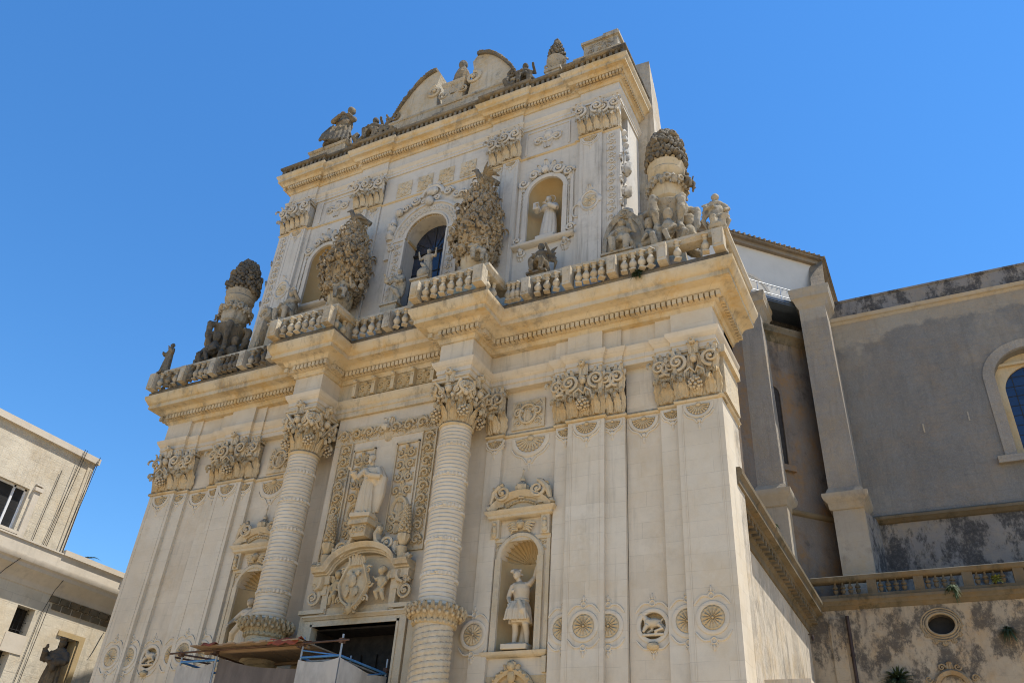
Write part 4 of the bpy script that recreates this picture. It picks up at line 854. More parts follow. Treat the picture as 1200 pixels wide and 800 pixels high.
# side wings of the gable (raking slabs)
for s in (-1, 1):
    b_ = MB(); xa, xb, xc = 7.6*s, 8.62*s, 8.98*s
    v = [(xa, 2.21, UZ0), (xc, 2.21, UZ0), (xb, 2.21, 31.65), (xa, 2.21, 31.75), (xa, 4.6, UZ0), (xc, 4.6, UZ0), (xb, 3.25, 30.0), (xa, 3.25, 30.0)]
    b_.add(v, [(0, 1, 2, 3), (1, 5, 6, 2), (2, 6, 7, 3), (5, 4, 7, 6), (0, 3, 7, 4)])
    part('gable_buttress', b_, 'flank', church)
# ---- broken pediment and crest on top
at = MB(); at.sweep([(-4.85, 1.6), (-4.85, .12), (3.95, .12), (3.95, 1.6)], [(0, 29.3), (0, 30.1), (.05, 30.14), (.08, 30.24), (.08, 30.32), (0, 30.36)], -1.2); at.box(-4.6, 3.7, .3, 1.5, 29.3, 30.36)
at.box(-3.3, 3.2, .25, 1.4, 30.3, 31.0); at.sweep([(-3.3, 1.4), (-3.3, .25), (3.2, .25), (3.2, 1.4)], [(0, 30.9), (.06, 30.95), (.06, 31.05), (0, 31.08)], -.3)
part('attic', at, 'weath', church)
for q in (-1, 1):
    P = []; 
    for i in range(13): k_ = i/12; P.append((q*(3.15-2.05*k_), 31.5+2.25*math.sin(k_*pi/2)**.9))
    P += [(q*.86, 33.4), (q*1.0, 32.6), (q*.9, 31.9), (q*.8, 31.0), (q*3.2, 31.0)]
    m = MB(); m.prism(P, .28, 1.55); m.spiral(q*1.0, 32.2, .3, .42, 1.3, -q, pi/2, .3); o = part('pediment_scroll', m, 'weathl', church)
    t_ = MB(); rings = [[(x+q*.0, y, z+dz) for y, dz in ((.16, -.06), (.16, .12), (1.65, .12), (1.65, -.06))] for x, z in P[:13]]; t_.ring_stack(rings)
    for i in range(30):
        j = i/30*11.6; i0 = int(j); fx = j-i0; bx_, bz_ = [P[i0][n_]*(1-fx)+P[i0+1][n_]*fx for n_ in (0, 1)]; t_.ell((bx_, .22+rnd.uniform(-.03, .03), bz_+.08), (.085, .10, rnd.uniform(.07, .12)), 6, 5, .2)
    t_.spiral(q*3.1, 31.4, .25, .26, 1.4, q, pi/2, .3); part('coping', t_, 'weathd', o)
st = MB(); st.box(6.1, 8.0, .15, 1.3, 29.35, 30.45); st.sweep([(6.1, 1.3), (6.1, .15), (8.0, .15), (8.0, 1.3)], [(0, 30.4), (.06, 30.46), (.08, 30.56), (0, 30.6)], -.5); st.box(6.45, 7.95, .2, 1.25, 30.55, 31.35); st.box(6.36, 8.04, .1, 1.3, 31.35, 31.5); st.box(7.3, 7.95, .2, 1.25, 31.5, 31.75); st.arabesque(6.6, 7.7, 30.65, 31.3, .2, .4)
part('attic_block', st, 'weath', church)
st = MB(); st.box(-7.6, -5.5, -.1, 1.1, 29.35, 30.45); st.sweep([(-7.6, 1.1), (-7.6, -.1), (-5.5, -.1), (-5.5, 1.1)], [(0, 30.4), (.07, 30.45), (.10, 30.54), (0, 30.6)], -.5); st.slab([(-7.3, .0), (-5.7, .0), (-5.9, .9), (-7.1, .9)], 30.58, 30.85); part('attic_block', st, 'weath', church)

# ================================================================== FLANK, BUTTRESSES, TRANSEPT
FX, FY = 10.48, 13.5
f = MB(); f.box(-10.6, FX, 2.0, FY+.3, 0, 11.4); f.box(10.5, 11.0, .95, 1.62, 0, NZ)
f.box(10.4, 10.98, .95, 2.0, NZ, 17.1)
part('flank_wall', f, 'flank', church)
nk = MB(); nk.sweep([(11.0, -.14), (11.0, 1.62), (10.6, 1.62)], [(0, NZ-.12), (.05, NZ-.10), (.09, NZ-.05), (.06, NZ), (.02, NZ+.03)], -.1)
nk.box(10.9, 11.22, -.3, 1.5, 14.7, 14.96); nk.box(10.9, 11.12, -.1, 1.5, NZ+.05, 14.7)
part('return_moulding', nk, 'carve', church)
fc = MB(); fc.sweep([(FX, .80), (FX, FY)], [(0, 10.55), (.05, 10.57), (.07, 10.75), (.16, 10.82), (.18, 10.98), (.38, 11.05), (.40, 11.14), (.58, 11.18), (.58, 11.36), (.67, 11.46), (.67, 11.60), (.62, 11.66)], -.8)
dentils(fc, [(FX, 1.7), (FX, FY)], .12, .37, 10.84, 11.02, .42, .2)
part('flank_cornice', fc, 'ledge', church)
lw = MB(); lw.box(11.0, 12.0, 2.1, 3.2, 0, 6.30); lw.box(10.95, 12.06, 2.04, 3.26, 6.30, 6.46); part('porch', lw, 'flank', church)
# nave octagon: walls carry on behind the facade
def dg(x, c): return (x, x+c)
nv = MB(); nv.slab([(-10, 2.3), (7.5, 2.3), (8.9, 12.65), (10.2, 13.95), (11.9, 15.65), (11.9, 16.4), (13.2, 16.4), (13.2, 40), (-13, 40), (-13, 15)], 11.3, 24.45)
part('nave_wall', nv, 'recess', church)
n2 = MB(); q7 = .7071
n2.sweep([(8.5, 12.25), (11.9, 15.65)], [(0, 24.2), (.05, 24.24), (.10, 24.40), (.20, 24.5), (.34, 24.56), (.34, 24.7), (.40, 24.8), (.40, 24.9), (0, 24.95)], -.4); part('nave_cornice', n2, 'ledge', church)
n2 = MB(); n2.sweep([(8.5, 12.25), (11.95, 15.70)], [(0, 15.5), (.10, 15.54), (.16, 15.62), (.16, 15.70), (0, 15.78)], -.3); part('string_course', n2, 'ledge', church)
wn = MB(); cX, cY = 10.12, 13.87
L = MB(frame((cX, cY, 0), pi/4)); L.arc(0, 21.3, 0, pi, [(.42, .05), (.42, -.06), (.56, -.08), (.56, .05)], 14)
for q in (-1, 1): L.box(q*.49-.07, q*.49+.07, -.08, .05, 17.7, 21.3)
L.box(-.7, .7, -.2, .05, 17.45, 17.72); ow = part('slit_window', L, 'recess', church)
L = MB(frame((cX, cY, 0), pi/4)); L.prism([(-.42, 17.72), (.42, 17.72)]+[(.42*math.cos(t), 21.3+.42*math.sin(t)) for t in np.linspace(0, pi, 13)], -.02, .03); part('pane', L, 'dark', ow)
# walkway, railing, drum
wk = MB(); wk.slab([(7.0, 9.9), (12.3, 15.2), (12.3, 17.3), (6.0, 14.0)], 26.28, 26.42); wk.sweep([(7.0, 10.45), (12.2, 15.65)], [(0.05, 26.18), (.34, 26.2), (.34, 26.34), (.40, 26.36), (.40, 26.46), (0.05, 26.5)], -.2); part('walkway', wk, 'steel', church)
rl = MB()
for z in (26.95, 27.5): rl.tube([(7.2, 10.65, z), (12.1, 15.55, z)], .025, 6)
for i in range(6): x = 7.4+.92*i; rl.tube([(x, x+3.45, 26.4), (x, x+3.45, 27.5)], .022, 6)
part('railing', rl, 'railm', church)
gp = MB(); gp.slab([(6, 11.0), (11.6, 16.6), (11.6, 20), (6, 20)], 24.4, 26.3); part('gap_shade_wall', gp, 'black', church)  # shade under the walkway is put into this wall's black colour
dm = MB(); dm.slab([(4.0, 9.0), (12.5, 17.5), (12.5, 27), (-4, 27), (-12, 17.5), (-4, 9.0)], 26.3, 30.75); drum = part('drum', dm, 'white', church)
L = MB(frame((9.55, 14.55, 0), pi/4)); L.arc(0, 27.6, 0, pi, [(1.15, .02), (1.15, -.06), (1.3, -.08), (1.3, .02)], 20); L.prism([(1.15*math.cos(t), 27.6+1.15*math.sin(t)) for t in np.linspace(0, pi, 17)], -.04, .0); L.box(-1.2, -1.1, -.06, .02, 26.4, 27.6); part('lunette', L, 'convp', drum)
L = MB(frame((11.35, 16.35, 0), pi/4)); L.box(.0, 0.1, -.03, .02, 26.5, 27.0)
rt = MB(); OCT = [(3.6, 8.3), (12.85, 17.55), (12.85, 27.2), (-4.2, 27.4), (-12.7, 17.6), (-4.0, 8.3)]
rt.slab(OCT, 30.70, 30.95); rt.slab([(x*1.02, 18+(y-18)*1.03) for x, y in OCT], 30.95, 31.08)
apex = (0, 18, 32.6); n = len(OCT); rt.add([(x*1.03, 18+(y-18)*1.03, 31.08) for x, y in OCT]+[apex], [(i, (i+1) % n, n) for i in range(n)])
for i in range(46):
    x = 3.4+9.6*i/45; y = x+4.55; dx, dy = 0-x, 18-y; Ld = math.hypot(dx, dy); P = [(x+dx/Ld*s_, y+dy/Ld*s_, 31.12+s_*.13) for s_ in (-.22, .6, 1.8)]; rt.tube(P, .085, 7)
part('tiled_roof', rt, 'tile', church)
fb = MB(); v = []
for x in (12.45, 12.95): v += [(x, 17.6, 24), (x, 15.6, 24), (x, 15.6, 26.9), (x, 16.3, 27.5), (x, 17.3, 30.2), (x, 17.6, 31.0)]
fb.add(v, [(5, 4, 3, 2, 1, 0), (6, 7, 8, 9, 10, 11)]+[(i, (i+1) % 6, 6+(i+1) % 6, 6+i) for i in range(6)])
o = part('flying_buttress', fb, 'flank', church); cp = MB(); cp.ring_stack([[(x, y, z+dz) for x, dz in ((12.36, 0), (12.36, .12), (13.04, .12), (13.04, 0))] for y, z in ((15.6, 26.9), (16.3, 27.5), (17.3, 30.2), (17.7, 31.1))]); part('coping', cp, 'tile', o)
# buttresses
def buttress(x0, x1, y0, y1, zb, zm, zt, wide=.06):
    b_ = MB(); v = [(x0+.02, y0, zm), (x1+.05, y0, zm), (x1+.05, y1, zm), (x0+.02, y1, zm), (x0-.03, y0, zt), (x1-.06, y0, zt), (x1-.06, y1, zt), (x0-.03, y1, zt)]
    b_.add(v, [(3, 2, 1, 0), (4, 5, 6, 7), (0, 1, 5, 4), (1, 2, 6, 5), (2, 3, 7, 6), (3, 0, 4, 7)])
    o = part('buttress', b_, 'greyb', church)
    l_ = MB(); l_.box(x0+.06, x1+wide, y0+.02, y1, zb, zm-.15); l_.sweep([(x0, y1), (x0, y0-.02), (x1+wide, y0-.02), (x1+wide, y1)], [(0, zm-.9), (.05, zm-.85), (.08, zm-.62), (.2, zm-.5), (.26, zm-.36), (.26, zm-.22), (.10, zm-.16), (.02, zm+.05)], -.3)
    l_.sweep([(x0+.05, y1), (x0+.05, y0), (x1+.03, y0), (x1+.03, y1)], [(.02, zb), (.10, zb), (.10, zb+.3), (.04, zb+.45), (.02, zb+.5)], -.2); part('buttress_base', l_, 'bbase', o)
    c_ = MB(); c_.sweep([(x0-.03, y1), (x0-.03, y0), (x1-.06, y0), (x1-.06, y1)], [(0, zt-.1), (.05, zt), (.12, zt+.12), (.16, zt+.3), (.28, zt+.42), (.28, zt+.66), (.34, zt+.78), (.34, zt+.94), (.2, zt+1.02)], -.6); c_.box(x0, x1-.1, y0, y1, zt, zt+1.0); part('buttress_cap', c_, 'bbase', o)
buttress(11.84, 13.06, 14.5, 16.2, 11.9, 16.55, 26.0)
buttress(8.95, 10.27, 13.0, 14.6, 11.7, 16.4, 25.3)
TY = 16.1
t_ = MB(); t_.box(15.9, 18.0, TY+.0, TY+1, 11.3, 11.4)
tw = MB(); tw.arched_panel(12.3, 34, 15.6, 26.0, TY, TY+1.0, 20.6, 1.45, 17.75, 21.4, 28, 1.25); tw.box(13.0, 34, TY+1.0, 24, 15.6, 17.7)
tw.box(13.2, 34, TY+1.7, 24, 17.7, 26.4)
tr = part('transept_wall', tw, 'grey', church)
tb = MB(); tb.box(13.0, 34, TY+.05, TY+2, 11.3, 15.62); tb.slab([(13.06, 14.6), (13.5, TY+.06), (13.0, TY+.06)], 11.9, 15.6); part('transept_base', tb, 'black', church)
tl = MB(); tl.sweep([(13.0, TY), (34, TY)], [(0, 15.45), (.06, 15.48), (.14, 15.56), (.22, 15.60), (.24, 15.70), (.20, 15.76), (.0, 15.84)], -.3); part('string_course', tl, 'ledge', church)
tc = MB(); tc.sweep([(12.6, TY), (34, TY)], [(0, 25.66), (.05, 25.70), (.08, 25.76), (.18, 25.80), (.22, 25.88), (.24, 25.95), (.05, 26.0)], -.4); part('transept_cornice', tc, 'bbase', church)
tp = MB(); tp.box(12.9, 34, TY+.02, TY+.6, 25.98, 26.95); tp.box(12.9, 34, TY-.03, TY+.65, 26.95, 27.05); part('parapet', tp, 'black', church)
aw = MB(); aw.arc(20.6, 21.4, 0, pi, [(1.45, TY+.05), (1.45, TY-.05), (1.90, TY-.05), (1.90, TY+.05)], 28, .9)
for q in (-1, 1): aw.box(20.6+q*1.675-.225, 20.6+q*1.675+.225, TY-.05, TY+.05, 17.75, 21.4)
aw.box(18.4, 22.8, TY-.22, TY+.05, 17.45, 17.75); aw = part('arched_window', aw, 'greyb', church)
iw = MB(); iw.arched_panel(19.15, 22.05, 17.75, 22.95, TY+.45, TY+.6, 20.6, 1.15, 17.95, 20.9, 24); iw.box(19.15, 22.05, TY+.3, TY+.5, 22.1, 22.22); part('inner_frame', iw, 'carveo', aw)
ig = MB(); ig.prism([(19.4, 17.9), (21.8, 17.9)]+[(20.6+1.18*math.cos(t), 20.9+1.18*math.sin(t)) for t in np.linspace(0, pi, 17)], TY+.55, TY+.58); part('pane', ig, 'glassb', aw)
bk = MB(); 
for z in np.linspace(18.4, 21.6, 8): bk.box(19.45, 21.75, TY+.535, TY+.55, z, z+.025)
for x in np.linspace(19.8, 21.4, 4): bk.box(x, x+.025, TY+.53, TY+.55, 17.95, 21.9)
part('glazing_bar', bk, 'cable', aw)
for x, z in ((15.95, 19.35), (17.75, 19.6)):
    m = MB(); m.box(x, x+.06, TY-.02, TY+.02, z, z+.42); part('wall_patch', m, 'bbase', church)
# chapel range with balustrade
ch = MB(); ch.box(FX, 14.58, FY, FY+.5, 0, 11.3); ch.box(15.48, 34, FY, FY+.5, 0, 11.3); ch.box(14.58, 15.48, FY, FY+.5, 0, 10.14); ch.box(14.58, 15.48, FY, FY+.5, 11.04, 11.3)
n = 16; v = []; f_ = []
for i in range(n+1):
    t = pi-pi*i/n; x = 15.03+.45*math.cos(t); h = .36*math.sin(t); v += [(x, FY, 10.59+h), (x, FY, 11.05), (x, FY+.5, 10.59+h), (x, FY, 10.59-h), (x, FY, 10.13), (x, FY+.5, 10.59-h)]
for i in range(n): p = 6*i; q = p+6; f_ += [(p, q, q+1, p+1), (p, p+2, q+2, q), (p+4, q+4, q+3, p+3), (p+3, q+3, q+5, p+5)]
ch.add(v, f_); ch.box(14.4, 15.7, FY+.51, FY+.6, 10, 11.2)
ch.box(11.25, 11.75, FY-.06, FY, 0, 11.0)
cw = part('chapel_wall', ch, 'chapel', church)
bkm = MB(); bkm.box(14.5, 15.56, FY+.40, FY+.49, 10.06, 11.1); ocf = MB(); ocf.ring(15.03, FY-.01, 10.59, .48, .05, 26, 8, .82); ocf.ring(15.03, FY-.01, 10.59, .58, .03, 26, 6, .82)
for i in range(7): t = pi+pi*i/6; ocf.leaf(15.03+.6*math.cos(t), FY-.03, 10.59+.6*math.sin(t), -.18, .24, .4)
ocf.ring(15.03, FY, 10.59, .66, .035, 26, 6, .86); oc = part('oculus', ocf, 'ocul', church); part('dark_opening', bkm, 'cable', oc)
ar = MB(); ar.arc(15.0, 8.45, 0, pi, [(.42, FY), (.42, FY-.1), (.55, FY-.14), (.62, FY-.08), (.62, FY)], 20); ar.leaf(15.0, FY-.06, 8.95, .42, .3, .25); 
for q in (-1, 1): ar.spiral(15+q*.25, 9.12, FY-.06, .12, 1.4, -q, 0, .3); ar.spiral(15+q*.72, 8.75, FY-.06, .12, 1.4, q, 0, .3)
part('doorway_arch', ar, 'ocul', church)
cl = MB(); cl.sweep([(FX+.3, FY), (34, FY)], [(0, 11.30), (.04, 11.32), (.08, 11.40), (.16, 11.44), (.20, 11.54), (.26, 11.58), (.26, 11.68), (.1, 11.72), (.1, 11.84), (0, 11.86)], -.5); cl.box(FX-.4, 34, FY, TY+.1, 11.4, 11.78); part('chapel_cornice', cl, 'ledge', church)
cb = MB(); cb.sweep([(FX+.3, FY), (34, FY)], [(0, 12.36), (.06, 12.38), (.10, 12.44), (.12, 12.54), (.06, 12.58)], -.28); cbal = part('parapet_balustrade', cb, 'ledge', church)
cbm_ = MB(); cbm_.lathe([(.08, 0), (.095, .03), (.05, .08), (.09, .17), (.10, .21), (.06, .25), (.055, .27), (.10, .30), (.10, .33), (.045, .42), (.035, .50), (.06, .55)], n=10); cbm_ = cbm_.mesh('baluster', 'ledge', 50)
x = 11.35
for i in range(11):
    for j in range(4):
        inst('baluster', cbm_, cbal, (x+.30+.27*j, FY+.08, 11.84), rnd.uniform(0, 3))
    x += 1.62; q = MB(); q.box(x-.17, x+.17, FY-.04, FY+.2, 11.8, 12.37); part('pier', q, 'ledge', cbal)
dp = MB(); dp.tube([(11.93, FY-.09, 11.05), (11.93, FY-.09, 0)], .065, 10); dp.lathe([(.08, 9.6), (.09, 9.65), (.08, 9.7)], (11.93, FY-.09, 0), 10); part('drainpipe', dp, 'pipe', church)
lp = MB(); lp.lathe([(.02, .08), (.05, .1), (.06, .2), (.04, .26)], (10.75, 12.4, 9.9), 10); lp.tube([(10.6, 12.4, 10.2), (10.75, 12.4, 10.2)], .02, 6); part('lamp', lp, 'pipe', church)

# ================================================================== CONVENT ON THE LEFT
LX = -18.0
conv = thing('convent_building', 'sunlit tufa stone convent with deep cornice and white framed window left of the church', 'building', (LX-4, 0, 0))
def wallx(mb, y0, y1, z0, z1, holes, xb, xf):
    ys = sorted({y0, y1}|{h[i] for h in holes for i in (0, 1)}); zs = sorted({z0, z1}|{h[i] for h in holes for i in (2, 3)})
    for i in range(len(ys)-1):
        for j in range(len(zs)-1):
            ym, zm = (ys[i]+ys[i+1])/2, (zs[j]+zs[j+1])/2
            if not any(h[0] < ym < h[1] and h[2] < zm < h[3] for h in holes): mb.box(xb, xf, ys[i], ys[i+1], zs[j], zs[j+1])
w = MB()
wallx(w, -14, 14, 0, 10.9, [(.78, 1.58, 8.98, 10.02), (.15, 1.2, 7.3, 8.32), (3.12, 3.98, 5.2, 9.36), (-3.2, -2.2, 8.98, 10.02)], LX-.6, LX)
wallx(w, -14, 1.8, 12.1, 16.62, [(-3.7, -.62, 12.62, 14.42), (-9, -6, 12.62, 14.42)], LX-.6, LX)
w.box(LX-8, LX-.61, -14, 14, 0, 10.8); w.box(LX-8, LX-.61, -14, 1.79, 10.8, 16.6)
w.box(LX-.02, LX+.05, 1.5, 1.8, 12.1, 16.62)
part('wall', w, 'conv', conv)
cp = MB(); cp.box(LX-8, LX+.16, -14, 1.92, 16.62, 16.9); part('coping', cp, 'convp', conv)
cn = MB(); cn.sweep([(LX, -14), (LX, 14)], [(0, 10.75), (.04, 10.78), (.06, 10.95), (.10, 11.0), (.42, 11.28), (.50, 11.32), (.52, 11.46), (.62, 11.52), (.66, 11.64), (.66, 11.72), (.0, 11.82)], -.8); part('cornice', cn, 'convp', conv)
pw = MB(); pw.box(LX-.5, LX+.10, -14, 14, 11.74, 12.40); pw.box(LX-.55, LX+.2, 1.82, 14, 12.40, 12.62); pw.box(LX-.55, LX+.16, -14, 1.82, 12.40, 12.46)
pw.box(LX-.1, LX+.2, 5.0, 5.12, 11.76, 12.4); part('parapet', pw, 'convp', conv)
bb = MB()
for k in range(16): bb.box(LX-.02, LX+.09, 2.0+.5*k, 2.42+.5*k, 10.50, 10.74)
for k in range(16): bb.box(LX-.02, LX+.05, 2.2+.5*k, 2.62+.5*k, 10.24, 10.47)
part('brick_band', bb, 'ledge', conv)
fr = MB()
for y in (-3.7, -2.85, -2.02, -1.2, -.70): fr.box(LX-.30, LX-.20, y, y+.09, 12.62, 14.42)
fr.box(LX-.30, LX-.2, -3.7, -.62, 12.62, 12.72); fr.box(LX-.3, LX-.2, -3.7, -.62, 14.34, 14.42); fo = part('window', fr, 'frame', conv)
pn = MB(); pn.box(LX-.28, LX-.25, -3.65, -.65, 12.7, 14.36); part('pane', pn, 'pane', fo)
sl_ = MB(); sl_.box(LX-.1, LX+.12, -3.9, -.45, 12.50, 12.62); part('sill', sl_, 'convp', fo)
tr_ = MB(); tr_.box(LX, LX+.10, -.45, -.18, 12.46, 14.5); tr_.box(LX, LX+.16, -.5, -.12, 14.42, 14.58); tr_.box(LX, LX+.13, -.48, -.14, 14.66, 14.72); tr_.box(LX, LX+.06, -3.9, -.5, 12.44, 12.5); part('window_trim', tr_, 'convp', fo)
for i, (y0, y1, z0, z1) in enumerate(((.78, 1.58, 8.98, 10.02), (.15, 1.2, 7.3, 8.32), (-3.2, -2.2, 8.98, 10.02))):
    m = MB(); m.box(LX-.55, LX-.5, y0-.02, y1+.02, z0-.02, z1+.02); o = part('small_window', m, 'dark', conv)
    k = MB()
    for j in range(4): yy = y0+(y1-y0)*(j+.5)/4; k.tube([(LX-.3, yy, z0), (LX-.3, yy, z1)], .012, 5)
    for j in range(3): zz = z0+(z1-z0)*(j+.5)/3; k.tube([(LX-.3, y0, zz), (LX-.3, y1, zz)], .012, 5)
    part('grille', k, 'cable', o)
m = MB(); m.box(LX-.1, LX+.03, .70, 1.66, 8.25, 8.96); part('apron', m, 'convp', conv)
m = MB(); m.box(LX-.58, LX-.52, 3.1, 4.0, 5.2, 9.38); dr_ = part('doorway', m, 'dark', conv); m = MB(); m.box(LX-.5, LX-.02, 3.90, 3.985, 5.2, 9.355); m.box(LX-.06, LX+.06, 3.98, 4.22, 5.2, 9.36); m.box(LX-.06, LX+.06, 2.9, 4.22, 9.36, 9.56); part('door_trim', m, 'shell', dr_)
for pts in ([(.95, 16.95), (.88, 14), (.80, 12.5)], [(1.06, 16.95), (1.0, 14), (.95, 12.5)], [(1.78, 16.95), (1.76, 14.5), (1.75, 12.45)], [(1.70, 16.7), (1.66, 14.5), (1.62, 12.45)], [(.35, 15.7), (.30, 14), (.28, 12.5)]):
    m = MB(); m.tube([(LX+.22 if z > 16.5 else LX+.08, y, z) for y, z in pts], .015, 6); part('cable', m, 'cable', conv)
for pts in ([(-.3, 11.5, .72), (-.45, 11.1, .3), (-.6, 10.7, .08), (-.75, 7, .06)], [(1.9, 11.3, .6), (1.95, 10.9, .2), (1.85, 10, .05), (1.75, 6.5, .05)], [(2.0, 10.4, .14), (1.98, 8, .06), (1.95, 6, .06)], [(5.3, 10.2, .06), (5.2, 6, .06)], [(5.55, 10.2, .06), (5.45, 6, .06)], [(5.0, 10.0, .06), (4.8, 9.2, .06), (4.7, 8.9, .06)]):
    m = MB(); m.tube([(LX+o_, y, z) for y, z, o_ in pts], .014, 6); part('cable', m, 'cable', conv)
m = MB(); m.tube([(LX, 1.35, 7.0), (LX+.3, 1.35, 7.05), (LX+.4, 1.35, 6.9)], .03, 6); m.lathe([(.05, 6.9), (.14, 6.8), (.12, 6.5), (.04, 6.42)], (LX+.4, 1.35, 0), 10); part('wall_lamp', m, 'cable', conv)
# potted palm whose fronds show over the parapet
pt = thing('palm', 'green palm whose frond tips show over the roof parapet of the convent', 'palm', (-21.5, 5.0, 10.8))
m = MB(); m.tube([(-21.5, 5, 10.8), (-21.48, 5.02, 12.0), (-21.5, 5, 13.5)], [.16, .13, .12], 9); part('trunk', m, 'dark', pt)
m = MB()
for i in range(22):
    a = i*2.4; el = .25+.9*((i*7) % 10)/10; L_ = rnd.uniform(.8, 1.15); P = []
    for k in np.linspace(0, 1, 8): P.append(np.array((-21.5+math.cos(a)*L_*k*math.cos(el*.6), 5+math.sin(a)*L_*k*math.cos(el*.6), 13.45+L_*(k*math.sin(el)*1.1-.55*k*k))))
    m.tube(P, [.018]*7+[.008], 4)
    for k in range(1, 8):
        for s in (-1, 1):
            d = P[k]-P[k-1]; d /= np.linalg.norm(d); sd = np.cross(d, (0, 0, 1)); tip = P[k]+d*.2+sd*s*.17-np.array((0, 0, .06)); m.add([P[k]-d*.02, P[k]+d*.035, tip], [(0, 1, 2)])
part('fronds', m, 'palm', pt)

# ================================================================== STATUES
def figure(m, robe='long', sway=0., head=(0, 0, 0), A=None, B=None, beard=False, hat=None, hood_=False, wings=0, cape=False, base=True, fing=True, legs=None, seed=1, hair=.12):
    """A carved figure about 1.75 tall in m's local frame, facing -y; A = elbow, wrist on the -x side, B = on the +x side."""
    q = random.Random(seed)
    def cx(z): return sway*math.sin(z/1.4*pi)
    n = 52; th = np.linspace(0, 2*pi, n, endpoint=False)
    if robe == 'long': prof = [(.02, .27, .22), (.15, .27, .22), (.35, .245, .20), (.6, .225, .18), (.85, .215, .165), (1.0, .185, .145), (1.12, .19, .145), (1.28, .215, .15), (1.38, .20, .13), (1.45, .10, .085)]
    else: prof = [(.50, .265, .22), (.56, .27, .225), (.7, .245, .20), (.85, .225, .17), (1.0, .165, .125), (1.04, .175, .135), (1.12, .185, .14), (1.28, .21, .15), (1.38, .20, .13), (1.45, .10, .085)]
    rings = []; ph = [q.uniform(0, 6) for _ in range(4)]
    for z, rx, ry in prof:
        amp = .13*max(0, 1-z/1.15)+.02
        k = 1+amp*(np.sin(9*th+ph[0]+z*1.4)+.5*np.sin(14*th+ph[1]-z*2))*(.6+.4*np.sin(th*2+ph[2]))
        rings.append(np.stack([cx(z)+rx*k*np.cos(th), ry*k*np.sin(th), np.full(n, z)], -1))
    m.ring_stack(rings)
    if robe != 'long':
        for s, (kx, ky, fx, fy) in zip((-1, 1), legs or ((.0, -.06, -.02, 0), (.03, -.10, .04, -.04))):
            hx = s*.10+cx(.7); m.tube([(hx, 0, .75), (hx+kx, ky, .46), (hx+kx+fx*.3, ky*.5+.03, .32), (hx+kx+fx, fy, .08)], [.11, .075, .07, .045], 10)
            m.ell((hx+kx+fx, fy-.07, .04), (.05, .12, .04), 8, 6)
    else:
        for s in (-1, 1): m.ell((s*.11, -.21, .03), (.055, .10, .04), 8, 6)
    if robe == 'long':
        for k in range(11):
            t = -pi*.98+pi*.96*k/10+q.uniform(-.1, .1); j = q.uniform(-.25, .25); P = []
            for z in (1.02, .8, .55, .3, .06): rx = .19+.085*max(0, 1-z)**.8; P.append((cx(z)+rx*1.02*math.cos(t+j*(1-z)), rx*.80*math.sin(t+j*(1-z)), z))
            m.tube(P, [.012, .024, .032, .036, .04], 6)
        for k in range(4): z = 1.30-.09*k; m.tube([(cx(z)-.16, -.08, z+.05), (cx(z)-.02, -.155, z-.02), (cx(z)+.15, -.09, z+.07)], .018, 6)
    # girdle, shoulders, neck
    m.lathe([(.17, 1.0), (.185, 1.015), (.185, 1.04), (.17, 1.055)], (cx(1.03), 0, 0), 20, 1.05, .85)
    X = cx(1.4); m.ell((X-.13, 0, 1.38), (.10, .095, .085), 10, 8); m.ell((X+.13, 0, 1.38), (.10, .095, .085), 10, 8)
    hx, hy, hz = X+head[0], -.02+head[1], 1.63+head[2]
    m.tube([(X, 0, 1.40), ((X+hx)/2, -.01, 1.49), (hx, hy+.02, 1.57)], [.075, .06, .06], 10)
    m.ell((hx, hy, hz), (.082, .10, .115), 14, 11); m.ell((hx, hy-.045, hz-.07), (.055, .05, .045), 8, 6)           # skull, jaw
    m.ell((hx+head[0]*.2, hy-.108, hz-.012), (.015, .025, .030), 6, 5); m.ell((hx, hy-.085, hz+.028), (.055, .018, .012), 8, 5)      # nose, brow
    m.ell((hx, hy-.088, hz-.062), (.024, .014, .010), 6, 4)
    for s in (-1, 1): m.ell((hx+s*.083, hy+.01, hz-.005), (.014, .025, .035), 6, 5)
    if hair:
        m.ell((hx, hy+.03, hz+.035), (.098, .105, .105), 12, 9, hair)
    if beard: m.ell((hx, hy-.075, hz-.125), (.055, .05, .085), 9, 7, .12)
    if hood_: m.ell((X, .04, 1.45), (.17, .13, .09), 12, 8, .05); m.ell((X, .12, 1.36), (.12, .07, .16), 10, 7, .05)
    if cape:
        m.tube([(X-.17, -.06, 1.36), (X-.02, -.15, 1.18), (X+.16, -.10, 1.02), (X+.22, .02, .85)], [.07, .08, .09, .07], 8); m.tube([(X+.18, .03, 1.36), (X+.26, .03, 1.0), (X+.25, .02, .6), (X+.2, .0, .3)], [.09, .11, .10, .05], 9)
    for s, arm in ((-1, A), (1, B)):
        if not arm: continue
        e_, w_ = np.array(arm[0], float), np.array(arm[1], float); sh = np.array((X+s*.185, 0, 1.385))
        bare = len(arm) > 2 and arm[2]
        m.tube([sh, (sh+e_)/2+np.array((s*.01, 0, 0)), e_], [.078, .07, .06] if bare else [.09, .088, .085], 10)
        m.tube([e_, (e_*.5+w_*.5), w_], [.058, .050, .034] if bare else [.085, .088, .09], 10)
        if not bare: m.tube([w_-(w_-e_)*.15, w_+(w_-e_)*.12], [.045, .034], 9)
        d = (w_-e_)/np.linalg.norm(w_-e_); pal = w_+d*(.05 if bare else .09); up = np.array((0, 0, 1.)) if abs(d[2]) < .8 else np.array((0, -1., 0)); sd = np.cross(d, up); sd /= np.linalg.norm(sd); dn = np.cross(sd, d)
        m.ell(pal, .042, 8, 6)
